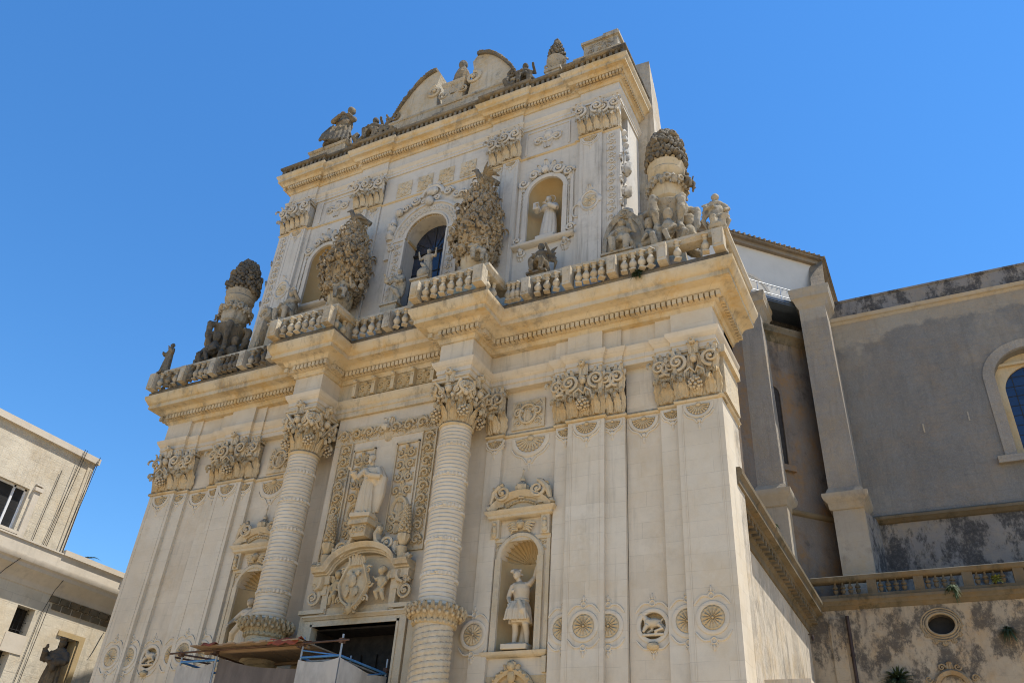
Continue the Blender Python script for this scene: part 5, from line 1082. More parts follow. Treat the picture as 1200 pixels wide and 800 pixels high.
        if fing:
            for k, (o_, l_) in enumerate(((-.033, .07), (-.011, .085), (.012, .08), (.034, .062))):
                b0 = pal+sd*o_+d*.02; m.tube([b0, b0+d*l_*.55-dn*.008, b0+d*l_*.95-dn*.035], [.0125, .012, .009], 6)
            t0 = pal+sd*s*-.03-d*.01; m.tube([t0, t0+sd*s*-.03+d*.03, t0+sd*s*-.035+d*.065], [.014, .013, .01], 6)
    if wings:
        for s in (-1, 1):
            for k in range(6):
                a = math.radians(20+k*17); L_ = wings*(1-.08*k); m.tube([(X+s*.07, .10, 1.28), (X+s*(.12+.5*L_*math.cos(a)*.8), .16, 1.28+.55*L_*math.sin(pi/2-k*.33)*.8), (X+s*(.16+L_*.62*math.sin(.5+k*.17)), .17, 1.28+L_*(.62-k*.24))], [.05, .06, .02], 7, True, .5)
    if base: m.slab([(-.3, -.3), (.3, -.3), (.33, 0), (.3, .25), (-.3, .25), (-.33, 0)], -.10, .02)
def statue(name, label, loc, H, ang=0., vox=.02, mat='stat', extra=None, group=None, cat='statue', **kw):
    k = H/1.75; m = MB(frame(loc, ang, k)); figure(m, **kw)
    if extra: extra(m)
    return single(name, solid(m, vox, mat, name, 2, loc), mat, label, cat, loc, group)

# saint above the portal
def ex_center(m):
    m.tube([(.22, .05, 1.45), (.36, .06, 1.1), (.34, .05, .6), (.27, .05, .12)], [.06, .12, .13, .08], 9)
statue('saint_statue', 'robed stone saint standing on the scrolled pediment above the church portal', (0, -.85, 10.94), 2.0, .15, .016, 'stat', ex_center, sway=-.02, A=((-.40, -.10, 1.10), (-.46, -.26, 1.22)), B=((.32, -.10, 1.10), (.06, -.28, 1.08)), head=(-.02, -.08, .05), cape=True, beard=True, seed=4, hair=.10)
# niche figures
def ex_plume(m):
    for a, l in ((-1.25, .11), (-.85, .14), (-.45, .12), (-.1, .08)): m.tube([(-.10+.07*math.sin(a), .0, 1.66+.07*math.cos(a)), (-.10+(.07+l*.5)*math.sin(a), -.02, 1.70+l*.45*math.cos(a)), (-.10+(.07+l)*math.sin(a), -.05, 1.68+l*.5*math.cos(a))], [.03, .045, .02], 7)
    for k in range(9): t = k*.7; m.ell((-.10+.10*math.cos(t), .03+.09*math.sin(t), 1.64+.012*k), .034, 6, 5)
    for k in range(8): m.tube([(-.17+.048*k, -.15, 1.0), (-.22+.062*k, -.235-.03*(k % 2), .78), (-.26+.074*k, -.25-.03*(k % 2), .54)], [.018, .03, .032], 6)
    m.lathe([(.32, -.02), (.36, .02), (.3, .06)], (0, 0, 0), 14, 1, .8)
    m.tube([(.06, .14, .02), (.10, .16, .5), (.08, .14, .9)], [.12, .10, .09], 8); m.tube([(.05, -.21, .98), (.16, -.26, .76), (.26, -.18, .60), (.28, -.02, .5)], [.05, .07, .06, .03], 8)
    m.ell((-.12, -.21, 1.2), (.05, .03, .05), 6, 5)
statue('saint_statue', 'plumed stone angel in knee-length tunic with one raised arm, in the shell niche', (4.94, .28, 7.10), 2.1, .1, .016, 'stat', ex_plume, robe='tunic', sway=.05, head=(-.10, -.04, -.01), A=((-.30, .02, 1.12), (-.20, -.14, .95), True), B=((.30, .08, 1.58), (.37, .02, 1.86), True), legs=((-.02, -.04, -.03, 0), (.05, -.12, .02, -.02)), seed=8)
def ex_left(m):
    m.tube([(.2, -.05, 1.3), (.05, -.2, 1.0), (-.2, -.2, .75), (-.35, -.1, .5)], [.08, .1, .1, .05], 9); m.tube([(-.25, -.1, .9), (-.3, -.1, .5), (-.34, -.1, .1)], [.08, .1, .08], 8); m.lathe([(.34, -.02), (.38, .02), (.3, .06)], (0, 0, 0), 14, 1, .8)
statue('saint_statue', 'draped stone saint leaning in the shell niche behind the left column', (-4.94, .25, 7.10), 2.05, -.1, .018, 'stat', ex_left, sway=.04, head=(.08, -.05, -.03), A=((-.36, -.12, 1.15), (-.30, -.32, .98), True), B=((.30, -.1, 1.10), (.05, -.26, 1.05)), seed=12)
def ex_book(m):
    m.box(-.40, -.22, -.36, -.28, 1.08, 1.34); m.ell((-.05, -.05, 1.28), (.25, .17, .14), 12, 8, .05); m.ring(-.02, .06, 1.72, .17, .02, 20, 6)
statue('saint_statue', 'pale stone friar with halo holding a book in the upper arched niche', (5.2, .30, 21.2), 2.1, 0, .024, 'upstat', ex_book, sway=.02, A=((-.36, -.14, 1.12), (-.26, -.34, 1.15)), B=((.30, -.14, 1.10), (.08, -.30, 1.18)), head=(-.03, -.04, 0), hood_=True, seed=15, hair=.05)
# figures in front of the big window
def pedestal(mb, x, y, z0, z1, w_=.36): mb.box(x-w_, x+w_, y-w_, y+w_, z0, z1-.08); mb.box(x-w_-.06, x+w_+.06, y-w_-.06, y+w_+.06, z1-.08, z1)
def on_pedestal(name, label, loc, H, z0, mat, vox=.024, w_=.34, extra=None, cat='statue', **kw):
    o = thing(name, label, cat, (loc[0], loc[1], z0)); m = MB(); pedestal(m, loc[0], loc[1], z0, loc[2]-.02*H, w_); part('pedestal', m, mat, o)
    m = MB(frame(loc, kw.pop('ang', 0), H/1.75)); figure(m, base=False, **kw)
    if extra: extra(m)
    part('figure', solid(m, vox, mat, 'figure', 2, OFF[o.name]), mat, o); return o
def ex_wp(m):
    m.tube([(-.3, -.2, 1.1), (-.45, -.2, 1.15), (-.5, -.2, 1.3)], [.05, .07, .03], 7); m.tube([(-.2, -.12, .9), (.1, -.22, .6), (.28, -.1, .3)], [.07, .1, .05], 8)
on_pedestal('weathered_statue', 'weathered robed figure with a bent arm, before the left half of the arched window', (-.62, -.45, 19.3), 1.75, UZ0, 'weath', extra=ex_wp, sway=-.05, A=((-.36, -.1, 1.1), (-.40, -.26, 1.3)), B=((.3, -.1, 1.1), (.1, -.26, 1.0)), seed=21, head=(.03, -.05, 0), cape=True)
def ex_arm(m): m.tube([(-.2, -.15, .95), (0, -.25, .7), (.25, -.15, .4)], [.07, .1, .05], 8); m.ell((0, -.2, .3), (.3, .2, .3), 10, 8, .1)
on_pedestal('weathered_statue', 'weathered figure with both arms raised before the right half of the big arched window', (.72, -.62, 19.95), 1.55, UZ0, 'weath', extra=ex_arm, A=((-.38, -.02, 1.25), (-.42, -.10, 1.55), True), B=((.38, -.02, 1.25), (.42, -.10, 1.55), True), seed=22, sway=.03)
# seated figure beside the right pilaster, putti on the balustrade
def seated(m, q=1):
    m.ell((0, .02, .55), (.24, .2, .36), 12, 9, .05); m.ell((0, -.02, .86), (.21, .15, .14), 10, 8); m.ell((0, -.05, 1.12), (.10, .11, .125), 12, 9); m.ell((0, -.01, 1.15), (.11, .11, .11), 10, 8, .1); m.ell((0, -.165, 1.11), (.018, .025, .03), 6, 4); m.tube([(0, 0, .9), (0, -.03, 1.05)], .06, 8)
    for s in (-1, 1):
        m.tube([(s*.12, -.02, .36), (s*.18, -.34, .40), (s*.15, -.30, .02)], [.13, .10, .07], 10); m.ell((s*.15, -.36, .0), (.06, .12, .05), 8, 5)
    m.tube([(-.2, 0, .9), (-.32, -.12, .66), (-.10, -.28, .60)], [.08, .065, .05], 8); m.tube([(.2, 0, .9), (.34, -.06, .74), (.26, -.22, .98)], [.08, .065, .05], 8)
    m.ell((-.08, -.30, .62), .06, 7, 5); m.ell((.26, -.24, 1.02), .055, 7, 5)
    m.tube([(-.2, -.1, .5), (.05, -.3, .46), (.28, -.2, .3), (.34, -.1, .0)], [.08, .1, .09, .06], 8)
o = thing('seated_figure', 'seated stone figure under a scrolled shell backing beside the right gable pilaster', 'statue', (8.25, -.35, UZ0))
m = MB(); pedestal(m, 8.25, -.35, UZ0, 18.85, .5); part('pedestal', m, 'weath', o)
m = MB(frame((8.25, -.35, 18.87), .1, 1.35)); seated(m); part('figure', solid(m, .03, 'weath', 'figure', 2, OFF[o.name]), 'weath', o)
m = MB(); m.arc(8.25, 19.6, -.5, pi+.5, [(.62, -.02), (.62, -.2), (.75, -.25), (.75, -.02)], 24, 1.9); m.prism([(8.25+.64*math.cos(t), 19.6+1.2*math.sin(t)) for t in np.linspace(-.5, pi+.5, 24)], -.12, .0); m.spiral(8.25, 20.95, -.2, .22, 1.4, 1, 0, .3); part('backing', m, 'weath', o)
def on_block(name, label, loc, sc, mat, fn, z0, cat='statue', w_=.3, vox=.026, ang=0., group=None):
    o = thing(name, label, cat, (loc[0], loc[1], z0), group); m = MB(); pedestal(m, loc[0], loc[1], z0, loc[2]+.02, w_); part('pedestal', m, mat, o)
    m = MB(frame(loc, ang, sc)); fn(m); part('figure', solid(m, vox, mat, 'figure', 2, OFF[o.name]), mat, o); return o
def putto_wings(m):
    seated(m)
    for s in (-1, 1):
        for k in range(5): m.tube([(s*.08, .16, .75), (s*(.3+.03*k), .2, 1.1-.12*k), (s*(.46-.03*k), .2, 1.2-.25*k)], [.06, .07, .02], 7, True, .6)
on_block('winged_putto', 'dark winged putto perched on the balustrade below the upper arched niche', (5.5, -.75, 18.7), 1.1, 'weathd', putto_wings, UZ0)
on_block('seated_figure', 'seated putto with scroll near the left flower basket behind the balustrade', (-5.75, -.55, 19.6), 1.45, 'weath', seated, UZ0, w_=.45)
m = MB(); m.tube([(-7.2+.02*i, -.6, 17.5+.17*i) for i in range(16)]+[(-6.95+.28*math.sin(t), -.6, 20.2+.28*(1-math.cos(t))-.02) for t in np.linspace(.3, 4.6, 12)], [.20]*16+[.18, .17, .16, .15, .14, .13, .12, .11, .10, .09, .08, .07], 8, True, 1.6)
m.spiral(-6.95, 20.5, -.62, .2, 1.4, 1, 0, .35); m.leaf(-7.0, -.75, 18.6, 1.2, .4, .15)
single('scroll_bracket', m, 'weath', 'tall curled stone scroll standing beside the left pinecone urn', 'scroll', (-7.2, -.6, UZ0))
# corner finials on the balustrade
def angel_corner(m):
    m.lathe([(.24, 0), (.30, .15), (.24, .32), (.20, .40)], (0, 0, 0), 16); seatz = .3
    m.ell((0, 0, .72), (.26, .2, .40), 12, 9, .06); m.ell((0, -.02, 1.08), (.25, .16, .13), 10, 8); m.ell((0, -.06, 1.34), (.12, .13, .14), 12, 9); m.ell((0, -.02, 1.38), (.13, .13, .12), 10, 8, .1); m.ell((0, -.19, 1.33), (.02, .03, .03), 6, 4); m.tube([(0, 0, 1.1), (0, -.03, 1.28)], .07, 8)
    m.tube([(-.24, 0, 1.06), (-.34, -.12, .82), (-.08, -.26, .84)], [.09, .075, .06], 8); m.tube([(.24, 0, 1.06), (.36, -.1, .8), (.2, -.28, .62)], [.09, .075, .06], 8)
    for s in (-1, 1):
        m.tube([(s*.1, -.05, .5), (s*.18, -.26, .42), (s*.15, -.16, .1)], [.13, .10, .07], 9)
        for k in range(5): m.tube([(s*.10, .14, 1.0), (s*(.32+.02*k), .18, 1.24-.16*k), (s*(.42-.04*k), .18, 1.2-.27*k)], [.07, .08, .03], 7, True, .6)
L_ = (11.50, -1.0, 18.46); m = MB(frame(L_, .35, .98)); angel_corner(m); single('angel_finial', solid(m, .026, 'weath', 'angel_finial', 2, L_), 'weath', 'small weathered winged angel on the right end pier of the balustrade', 'statue', L_)
L_ = (-11.5, -1.0, 18.46); m = MB(frame(L_, -.3, .85)); figure(m, sway=.04, A=((-.3, -.1, 1.1), (-.1, -.28, 1.1)), B=((.28, 0, 1.1), (.2, -.2, 1.35)), seed=31, fing=False); single('angel_finial', solid(m, .026, 'weathd', 'angel_finial', 2, L_), 'weathd', 'slim dark standing finial figure on the left end pier of the balustrade', 'statue', L_)

# ---- flower baskets
def basket(cx, cy, s, label):
    o = thing('flower_basket', label, 'flower basket', (cx, cy, UZ0), 'stone flower baskets flanking the big window')
    m = MB(); m.box(cx-.45, cx+.45, cy-.42, cy+.42, UZ0, 18.9); m.box(cx-.51, cx+.51, cy-.48, cy+.48, 18.78, 18.95); m.lathe([(.5, 18.95), (.55, 19.05), (.30, 19.25), (.28, 19.35), (.36, 19.5), (.46, 19.8), (.50, 20.1), (.45, 20.2), (.54, 20.26), (.56, 20.4), (.5, 20.5)], (cx, cy, 0), 32, mod=lambda t, z: 1+.05*math.cos(t*14)*(19.5 < z < 20.4)); part('basket', m, 'corn', o)
    m = MB(); z0, z1 = 20.05, 23.95
    def rad(k): return (1.04*(math.sin(pi*min(1, (k*.86+.14)))**.62)*(1-.48*k**1.5)*.86+.05)
    m.lathe([(max(.02, rad(k)-.13), z0+(z1-z0)*k) for k in np.linspace(0, 1, 14)], (cx, cy, 0), 18)
    ph_ = rnd.uniform(0, 6)
    def bump_(t, k): return 1+.10*math.sin(3*t+5*k+ph_)+.08*math.sin(5*t-11*k+2*ph_)+.06*math.sin(17*k+ph_)
    N = 640
    for i in range(N):
        k = (i+.5)/N; t = i*2.399963+rnd.uniform(-.2, .2); r_ = rad(k)*bump_(t, k)*rnd.uniform(.84, 1.06); sl2 = (rad(min(1, k+.03))-rad(max(0, k-.03)))/(.06*(z1-z0))
        c_ = (cx+r_*math.cos(t), cy+r_*math.sin(t), z0+(z1-z0)*k); nr_ = (math.cos(t)+rnd.uniform(-.5, .5), math.sin(t)+rnd.uniform(-.5, .5), -sl2*.8+rnd.uniform(-.5, .4)); u_ = rnd.random()
        if u_ < .62: m.flower(c_, nr_, rnd.uniform(.06, .15), rnd.choice((4, 5, 6, 7)))
        elif u_ < .80:
            for j in range(4): m.ell((c_[0]+rnd.uniform(-.07, .07), c_[1]+rnd.uniform(-.07, .07), c_[2]+rnd.uniform(-.08, .08)), rnd.uniform(.035, .065), 6, 4, .1)
        else: m.acanthus(c_[0]*.97+cx*.03, c_[1]*.97+cy*.03, c_[2]-.12, rnd.uniform(.2, .36), rnd.uniform(.12, .2), rnd.uniform(.16, .30), math.atan2(math.cos(t), -math.sin(t))+rnd.uniform(-.6, .6))
    part('flowers', m, 'floral', o, None, 60)
    b_ = MB(frame((cx+.05, cy-.05, 23.72), -1.1)); b_.ell((0, 0, .30), (.17, .30, .18), 12, 9); b_.tube([(0, -.18, .40), (0, -.28, .58), (0, -.30, .66)], [.13, .10, .085], 9); b_.ell((0, -.33, .70), (.085, .11, .09), 10, 8); b_.tube([(0, -.41, .71), (0, -.50, .68), (0, -.52, .62)], [.04, .03, .012], 7); b_.tube([(0, .2, .26), (0, .56, .06)], [.12, .09], 8, True, 1.4)
    for q in (-1, 1):
        if s > 0:
            for k in range(5): b_.tube([(q*.08, -.06+.05*k, .40), (q*(.30-.02*k), .02+.08*k, .60-.05*k), (q*(.48-.05*k), .10+.12*k, .74-.13*k)], [.08, .085, .035], 7, True, .6)
        else: b_.tube([(q*.13, -.10, .38), (q*.18, .1, .32), (q*.14, .42, .16)], [.10, .12, .04], 8, True, .6)
        b_.tube([(q*.08, -.02, .18), (q*.09, -.06, -.06)], [.07, .06], 7)
    part('bird', solid(b_, .024, 'weathd', 'bird', 2, OFF[o.name]), 'weathd', o)
    m = MB(frame((cx+.35, cy-.42, 19.5), .6)); putto_wings(m); part('putto', solid(m, .028, 'weath', 'putto', 2, OFF[o.name]), 'weath', o)
basket(2.93, -.85, 1, 'egg-shaped stone flower basket topped by a spread-winged bird, right of the big window')
basket(-2.93, -.85, -1, 'egg-shaped stone flower basket topped by a perched bird, left of the big window')

# ---- pinecone urns
def urn(cx, cy, s, label, mat):
    o = thing('pinecone_urn', label, 'urn', (cx, cy, UZ0), 'pinecone urns at the ends of the balustrade')
    sm_ = MB()
    sm_.lathe([(.55, 17.5), (.56, 18.6), (.45, 19.4), (.48, 20.2), (.66, 20.75), (.7, 20.9), (.4, 20.98)], (cx, cy, 0), 20)
    for k in range(6):
        a = k*pi/3+.25; c_, s_ = math.cos(a), math.sin(a)
        P = [(cx+c_*r_, cy+s_*r_, z) for r_, z in ((.4, 20.8), (.72, 20.88), (.92, 20.6), (.85, 20.15), (.66, 19.7), (.66, 19.1), (.9, 18.9), (1.02, 19.2), (.88, 19.38))]; sm_.tube(P, [.09, .12, .14, .12, .11, .13, .14, .11, .08], 9); sm_.leaf(cx+c_*.8, cy+s_*.8, 20.0, .7, .34, .3, math.atan2(c_, -s_)); sm_.ell((cx+c_*.9, cy+s_*.9, 20.3), (.13, .13, .3), 8, 6, .2); sm_.ell((cx+c_*.72, cy+s_*.72, 19.6), (.14, .14, .2), 8, 6, .25)
        sm_.ell((cx+c_*.9, cy+s_*.9, 20.72), (.16, .16, .18), 9, 7, .2)
        a += pi/6; c_, s_ = math.cos(a), math.sin(a); x, y = cx+c_*.72, cy+s_*.72
        sm_.ell((x, y, 20.05), (.17, .17, .2), 10, 8); sm_.ell((x+c_*.12, y+s_*.12, 20.02), (.05, .05, .06), 6, 5); sm_.ell((x, y, 20.16), (.19, .19, .16), 9, 7, .15); sm_.ell((x, y, 19.55), (.22, .22, .32), 10, 8, .08)
        sm_.tube([(x, y, 19.7), (x+c_*.2-s_*.2, y+s_*.2+c_*.2, 19.4), (x+c_*.3, y+s_*.3, 19.25)], [.1, .085, .06], 8); sm_.tube([(x, y, 19.3), (x+c_*.3+s_*.12, y+s_*.3-c_*.12, 19.15), (x+c_*.24, y+s_*.24, 18.8)], [.13, .1, .08], 8)
    part('figured_base', solid(sm_, .035, 'weathd' if s < 0 else 'weath', 'figured_base', 1, OFF[o.name]), mat, o)
    b_ = MB(); b_.lathe([(.38, 20.95), (.40, 21.05), (.36, 21.12), (.50, 21.25), (.55, 21.6), (.58, 21.85), (.50, 22.0), (.46, 22.08), (.52, 22.2), (.60, 22.3), (.64, 22.45), (.60, 22.52), (.62, 22.6), (.66, 22.78), (.60, 22.85)], (cx, cy, 0), 40, mod=lambda t, z: 1+.035*math.cos(t*16)*(21.2 < z < 21.7))
    for k in range(18): t = 2*pi*k/18; b_.leaf(cx+.60*math.sin(t), cy-.60*math.cos(t), 22.62, .36, .22, .25, t); b_.leaf(cx+.50*math.sin(t), cy-.50*math.cos(t), 21.6, .30, .2, .35, t)
    part('vase', b_, 'corn' if s > 0 else 'weath', o)
    b_ = MB()
    for k in range(14): t = 2*pi*k/14; b_.acanthus(cx+.36*math.sin(t), cy-.36*math.cos(t), 21.12, .62, .22, .30, t); t += pi/14; b_.ell((cx+.53*math.sin(t), cy-.53*math.cos(t), 22.03), (.10, .10, .11), 7, 5, .25)
    for k in range(9): t = 2*pi*k/9; b_.ell((cx+.60*math.sin(t), cy-.60*math.cos(t), 21.80), (.13, .13, .15), 8, 6, .25); b_.flower((cx+.64*math.sin(t+.3), cy-.64*math.cos(t+.3), 21.85), (math.sin(t+.3), -math.cos(t+.3), 0), .15)
    part('leaf_band', b_, 'weath', o)
    p_ = MB()
    def rad(k): return .63*(1-k**2.3)**.62+.03
    p_.lathe([(rad(k)-.06, 22.85+1.75*k) for k in np.linspace(0, .98, 12)], (cx, cy, 0), 20)
    for i in range(230):
        k = (i+.5)/230; k = k*.98; t = i*2.399963; r_ = rad(k); c_ = np.array((cx+r_*math.cos(t), cy+r_*math.sin(t), 22.85+1.75*k)); c_ = c_+np.array([rnd.uniform(-.03, .03) for _ in range(3)]); e_ = rnd.uniform(.07, .115); p_.ell(c_, (e_, e_, e_*rnd.uniform(.9, 1.5)), 7, 5, .18)
        if i % 9 == 0: p_.flower(c_+np.array((math.cos(t), math.sin(t), 0))*.05, (math.cos(t), math.sin(t), .2), rnd.uniform(.10, .15), 6)
        if i % 3 == 0: p_.leaf(c_[0], c_[1], c_[2]-.08, rnd.uniform(.18, .3), .15, rnd.uniform(.3, .7), math.atan2(math.cos(t), -math.sin(t)))
    part('pinecone', p_, 'weathd', o, None, 60)
    ch_ = MB(frame((cx+.72*s, cy-.1, 21.5), s*1.2, .62)); seated(ch_); part('child_figure', solid(ch_, .026, 'weathd', 'child_figure', 2, OFF[o.name]), 'weathd', o)
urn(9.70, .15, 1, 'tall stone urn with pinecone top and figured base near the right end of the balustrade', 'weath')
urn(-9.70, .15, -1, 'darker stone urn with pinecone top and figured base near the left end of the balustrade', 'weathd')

# ---- crowning figures
def kneeling(m):
    m.lathe([(.36, 0), (.35, .1), (.30, .3), (.26, .55), (.24, .7)], (0, 0, 0), 30, 1.15, .9, mod=lambda t, z: 1+.07*math.sin(7*t+z*5)); m.ell((.05, 0, .9), (.24, .18, .32), 12, 9, .04); m.ell((.08, -.02, 1.18), (.23, .15, .12), 10, 8); m.tube([(.1, 0, 1.2), (.14, -.03, 1.36)], .065, 8)
    m.ell((.16, -.05, 1.46), (.10, .12, .13), 12, 9); m.ell((.16, 0, 1.50), (.115, .12, .11), 10, 8, .1); m.ell((.18, -.17, 1.45), (.02, .03, .03), 6, 4)
    m.tube([(-.12, 0, 1.16), (-.24, -.16, .94), (.02, -.32, 1.0)], [.09, .08, .06], 8); m.tube([(.28, 0, 1.16), (.36, -.16, .94), (.22, -.34, 1.04)], [.09, .08, .06], 8); m.ell((.1, -.34, 1.04), (.08, .06, .06), 8, 6)
    m.tube([(-.1, .1, 1.2), (-.26, .12, .8), (-.34, .1, .3)], [.09, .12, .1], 8)
    for k in range(7): m.tube([(-.25+.09*k, -.16-.05*(k % 2), .75), (-.34+.12*k, -.30, .3), (-.38+.13*k, -.34, .02)], [.03, .05, .05], 6)
L_ = (-6.45, .4, 30.82); m = MB(frame(L_, .3, 1.78)); kneeling(m); single('crowning_statue', solid(m, .04, 'weathd', 'crowning_statue', 2, L_), 'weathd', 'large dark praying figure on the left corner block of the roofline', 'statue', L_)
L_ = (-5.75, .2, 30.56); m = MB(frame(L_, .2, .72)); seated(m); single('crowning_statue', solid(m, .028, 'weathd', 'crowning_statue', 2, L_), 'weathd', 'small crouching child figure beside the large praying roofline figure', 'statue', L_)
def cherub_heap(m):
    seated(m); m.tube([(-.3, 0, .3), (-.5, 0, .15), (-.6, -.05, .4), (-.5, -.05, .55)], [.16, .15, .12, .08], 8); m.tube([(.25, 0, .2), (.45, 0, .1), (.55, -.05, .3)], [.14, .12, .08], 8)
L_ = (-4.45, .5, 30.34); m = MB(frame(L_, .3, 1.45)); cherub_heap(m); single('crowning_statue', solid(m, .035, 'weathd', 'crowning_statue', 2, L_), 'weathd', 'dark seated roofline figure with outstretched scroll, left of its pair', 'statue', L_)
L_ = (-3.62, .5, 30.34); m = MB(frame(L_, -.5, 1.2)); cherub_heap(m); single('crowning_statue', solid(m, .035, 'weathd', 'crowning_statue', 2, L_), 'weathd', 'lower dark seated roofline figure next to the left pediment scroll', 'statue', L_)
L_ = (3.55, .5, 30.34); m = MB(frame(L_, .4, 1.35)); cherub_heap(m); single('crowning_statue', solid(m, .035, 'weathd', 'crowning_statue', 2, L_), 'weathd', 'dark seated roofline figure next to the right pediment scroll', 'statue', L_)
o = thing('bust_finial', 'veiled stone bust on a block between the two pediment scrolls', 'finial', (.05, .7, 31.0)); m = MB(); m.box(-.48, .58, .2, 1.2, 30.9, 32.2); m.sweep([(-.48, 1.2), (-.48, .2), (.58, .2), (.58, 1.2)], [(0, 32.1), (.08, 32.18), (.10, 32.3), (0, 32.35)], -.4); m.spiral(-.5, 31.6, .2, .22, 1.4, -1, 0, .3); m.spiral(.6, 31.6, .2, .22, 1.4, 1, pi, .3); m.leaf(.05, .18, 31.5, .6, .5, .3); part('block', m, 'weath', o)
m = MB(frame((0, 0, .42))); m.lathe([(.42, 31.9), (.40, 32.4), (.38, 32.9), (.28, 33.2), (.17, 33.4)], (.05, .7, 0), 20, 1, .8, mod=lambda t, z: 1+.08*math.sin(8*t+z*3)); m.ell((.05, .62, 33.55), (.18, .2, .24), 12, 9); m.ell((.05, .68, 33.62), (.22, .22, .26), 12, 9, .06); m.ell((.05, .44, 33.52), (.03, .04, .05), 6, 4); part('bust', solid(m, .04, 'weathd', 'bust', 2, OFF[o.name]), 'weathd', o)
o = thing('fruit_finial', 'stone urn finial heaped with fruit on the right part of the roofline', 'finial', (5.08, .5, 29.35)); m = MB(); m.box(4.76, 5.40, .1, .8, 29.3, 30.5); m.box(4.7, 5.46, .05, .85, 30.42, 30.58); m.lathe([(.30, 30.55), (.33, 30.65), (.17, 30.78), (.26, 30.95), (.40, 31.25), (.43, 31.4), (.37, 31.48)], (5.08, .45, 0), 20, mod=lambda t, z: 1+.08*math.cos(t*9)*(30.9 < z < 31.4))
for q in (-1, 1): m.spiral(5.08+q*.42, 31.2, .4, .14, 1.4, q, 0, .32)
part('vase', m, 'weath', o)
m = MB(); m.lathe([(.33, 31.45), (.31, 31.85), (.20, 32.35), (.05, 32.75)], (5.08, .45, 0), 14)
for i in range(80):
    k = (i+.5)/80; t = i*2.4; r_ = .34*(1-k**1.6)+.03; m.ell((5.08+r_*math.cos(t), .45+r_*math.sin(t), 31.46+1.32*k), rnd.uniform(.06, .10), 6, 5, .2)
part('fruit', m, 'weathd', o)

# ---- carved beasts in the round recesses
def beast(m, d=1):
    m.ell((0, 0, .30), (.24, .12, .13), 12, 9); m.ell((-.15*d, 0, .32), (.12, .12, .14), 10, 8, .06); m.tube([(-.18*d, 0, .36), (-.26*d, -.02, .48), (-.28*d, -.03, .52)], [.09, .075, .07], 9); m.ell((-.31*d, -.04, .54), (.075, .06, .06), 9, 7); m.ell((-.38*d, -.04, .52), (.045, .04, .035), 7, 5)
    for q in (-1, 1): m.tube([(-.27*d, q*.05, .58), (-.22*d, q*.09, .58)], [.025, .012], 6)
    for x, y, kx in ((-.16, -.07, -.03), (-.10, .06, .02), (.15, -.07, .05), (.2, .06, .06)): m.tube([(x*d, y, .24), ((x+kx*2.5)*d, y-.03, .12), ((x-.10)*d, y-.05, .05)], [.075, .05, .035], 8)
    m.tube([(.22*d, 0, .36), (.3*d, 0, .42), (.3*d, 0, .5)], [.03, .028, .02], 6); m.box(-.3, .3, -.12, .12, -.06, .01)
for s, lb in ((1, 'carved stone lamb in the round recess between the right pilasters'), (-1, 'carved stone beast in the round recess between the left pilasters')):
    L_ = (8.76*s, .17, 7.20); m = MB(frame(L_, 0, .92)); beast(m, 1); single('carved_animal', solid(m, .014, 'stat', 'carved_animal', 1, L_), 'stat', lb, 'carving', L_)
# friar by the convent
def ex_friar(m):
    m.ell((0, -.02, 1.76), (.115, .125, .05), 12, 7); m.tube([(-.28, -.22, 1.2), (-.3, -.26, 1.45)], [.05, .07], 7); m.ell((0, -.05, 1.2), (.24, .19, .18), 12, 8, .04); m.tube([(-.2, -.15, 1.2), (.05, -.26, 1.05), (.22, -.2, 1.1)], [.08, .1, .08], 8); m.ell((.08, -.26, .95), (.09, .08, .1), 8, 6)
M['friar'] = stone('dark statue stone', (.12, .093, .066), (.08, .062, .045), ochre=.3, grime=.4, lichen=.5, course=None, bump=.3, streak=.3)
o = thing('friar_statue', 'dark stone friar statue standing before the convent doorway at lower left', 'statue', (-17.0, 2.6, 0)); m = MB(); pedestal(m, -17.0, 2.6, 0, 6.5, .45); part('pedestal', m, 'convp', o)
m = MB(frame((-17.0, 2.6, 6.5), .45, 2.55/1.75)); figure(m, sway=-.03, A=((-.32, -.14, 1.14), (-.26, -.26, 1.38)), B=((.32, -.1, 1.12), (.08, -.28, 1.12)), hood_=True, seed=44, base=False); ex_friar(m); part('figure', solid(m, .024, 'friar', 'figure', 2, OFF[o.name]), 'friar', o)

# ================================================================== SCAFFOLD
sc = thing('scaffold', 'tube scaffold with timber deck and red cloth in front of the church portal', 'scaffold', (-1.5, -2, 0))
def tubes(name, segs, r, mat):
    for a, b_ in segs: m = MB(); m.tube([a, b_], r, 8); part(name, m, mat, sc)
TWR = [(.03, -2.5), (1.3, -2.5), (1.3, -.42), (.03, -.42)]; TWL = [(-4.35, -2.45), (-3.02, -2.45), (-3.02, -.3), (-4.35, -.3)]
tubes('pole', [((x, y, 0), (x, y, 6.95)) for x, y in TWR[:2]+TWR[3:]]+[((1.3, -.42, 0), (1.3, -.42, 6.8))]+[((x, y, 0), (x, y, 6.78)) for x, y in TWL], .028, 'zinc')
def loop(T, z): return [((T[i][0], T[i][1], z), (T[(i+1) % 4][0], T[(i+1) % 4][1], z)) for i in range(4)]
tubes('rail', loop(TWR, 6.42)+loop(TWL, 6.50), .03, 'blue')
tubes('brace', [((.03, -2.5, 6.6), (1.3, -2.5, 6.42)), ((1.3, -2.5, 5.9), (1.3, -.42, 6.42))], .018, 'blue')
tubes('ledger', [((-4.75, -2.56, 6.72), (1.55, -2.56, 6.78)), ((-4.6, -2.3, 6.76), (-2.6, -.9, 6.60)), ((-3.1, -.6, 6.6), (.4, -.6, 6.6)), ((-3.02, -2.7, 6.62), (-3.02, .1, 6.62)), ((.0, -2.7, 6.66), (.0, -.2, 6.62)), ((-4.7, -2.4, 6.66), (-4.3, -1.2, 6.7))], .027, 'rust')
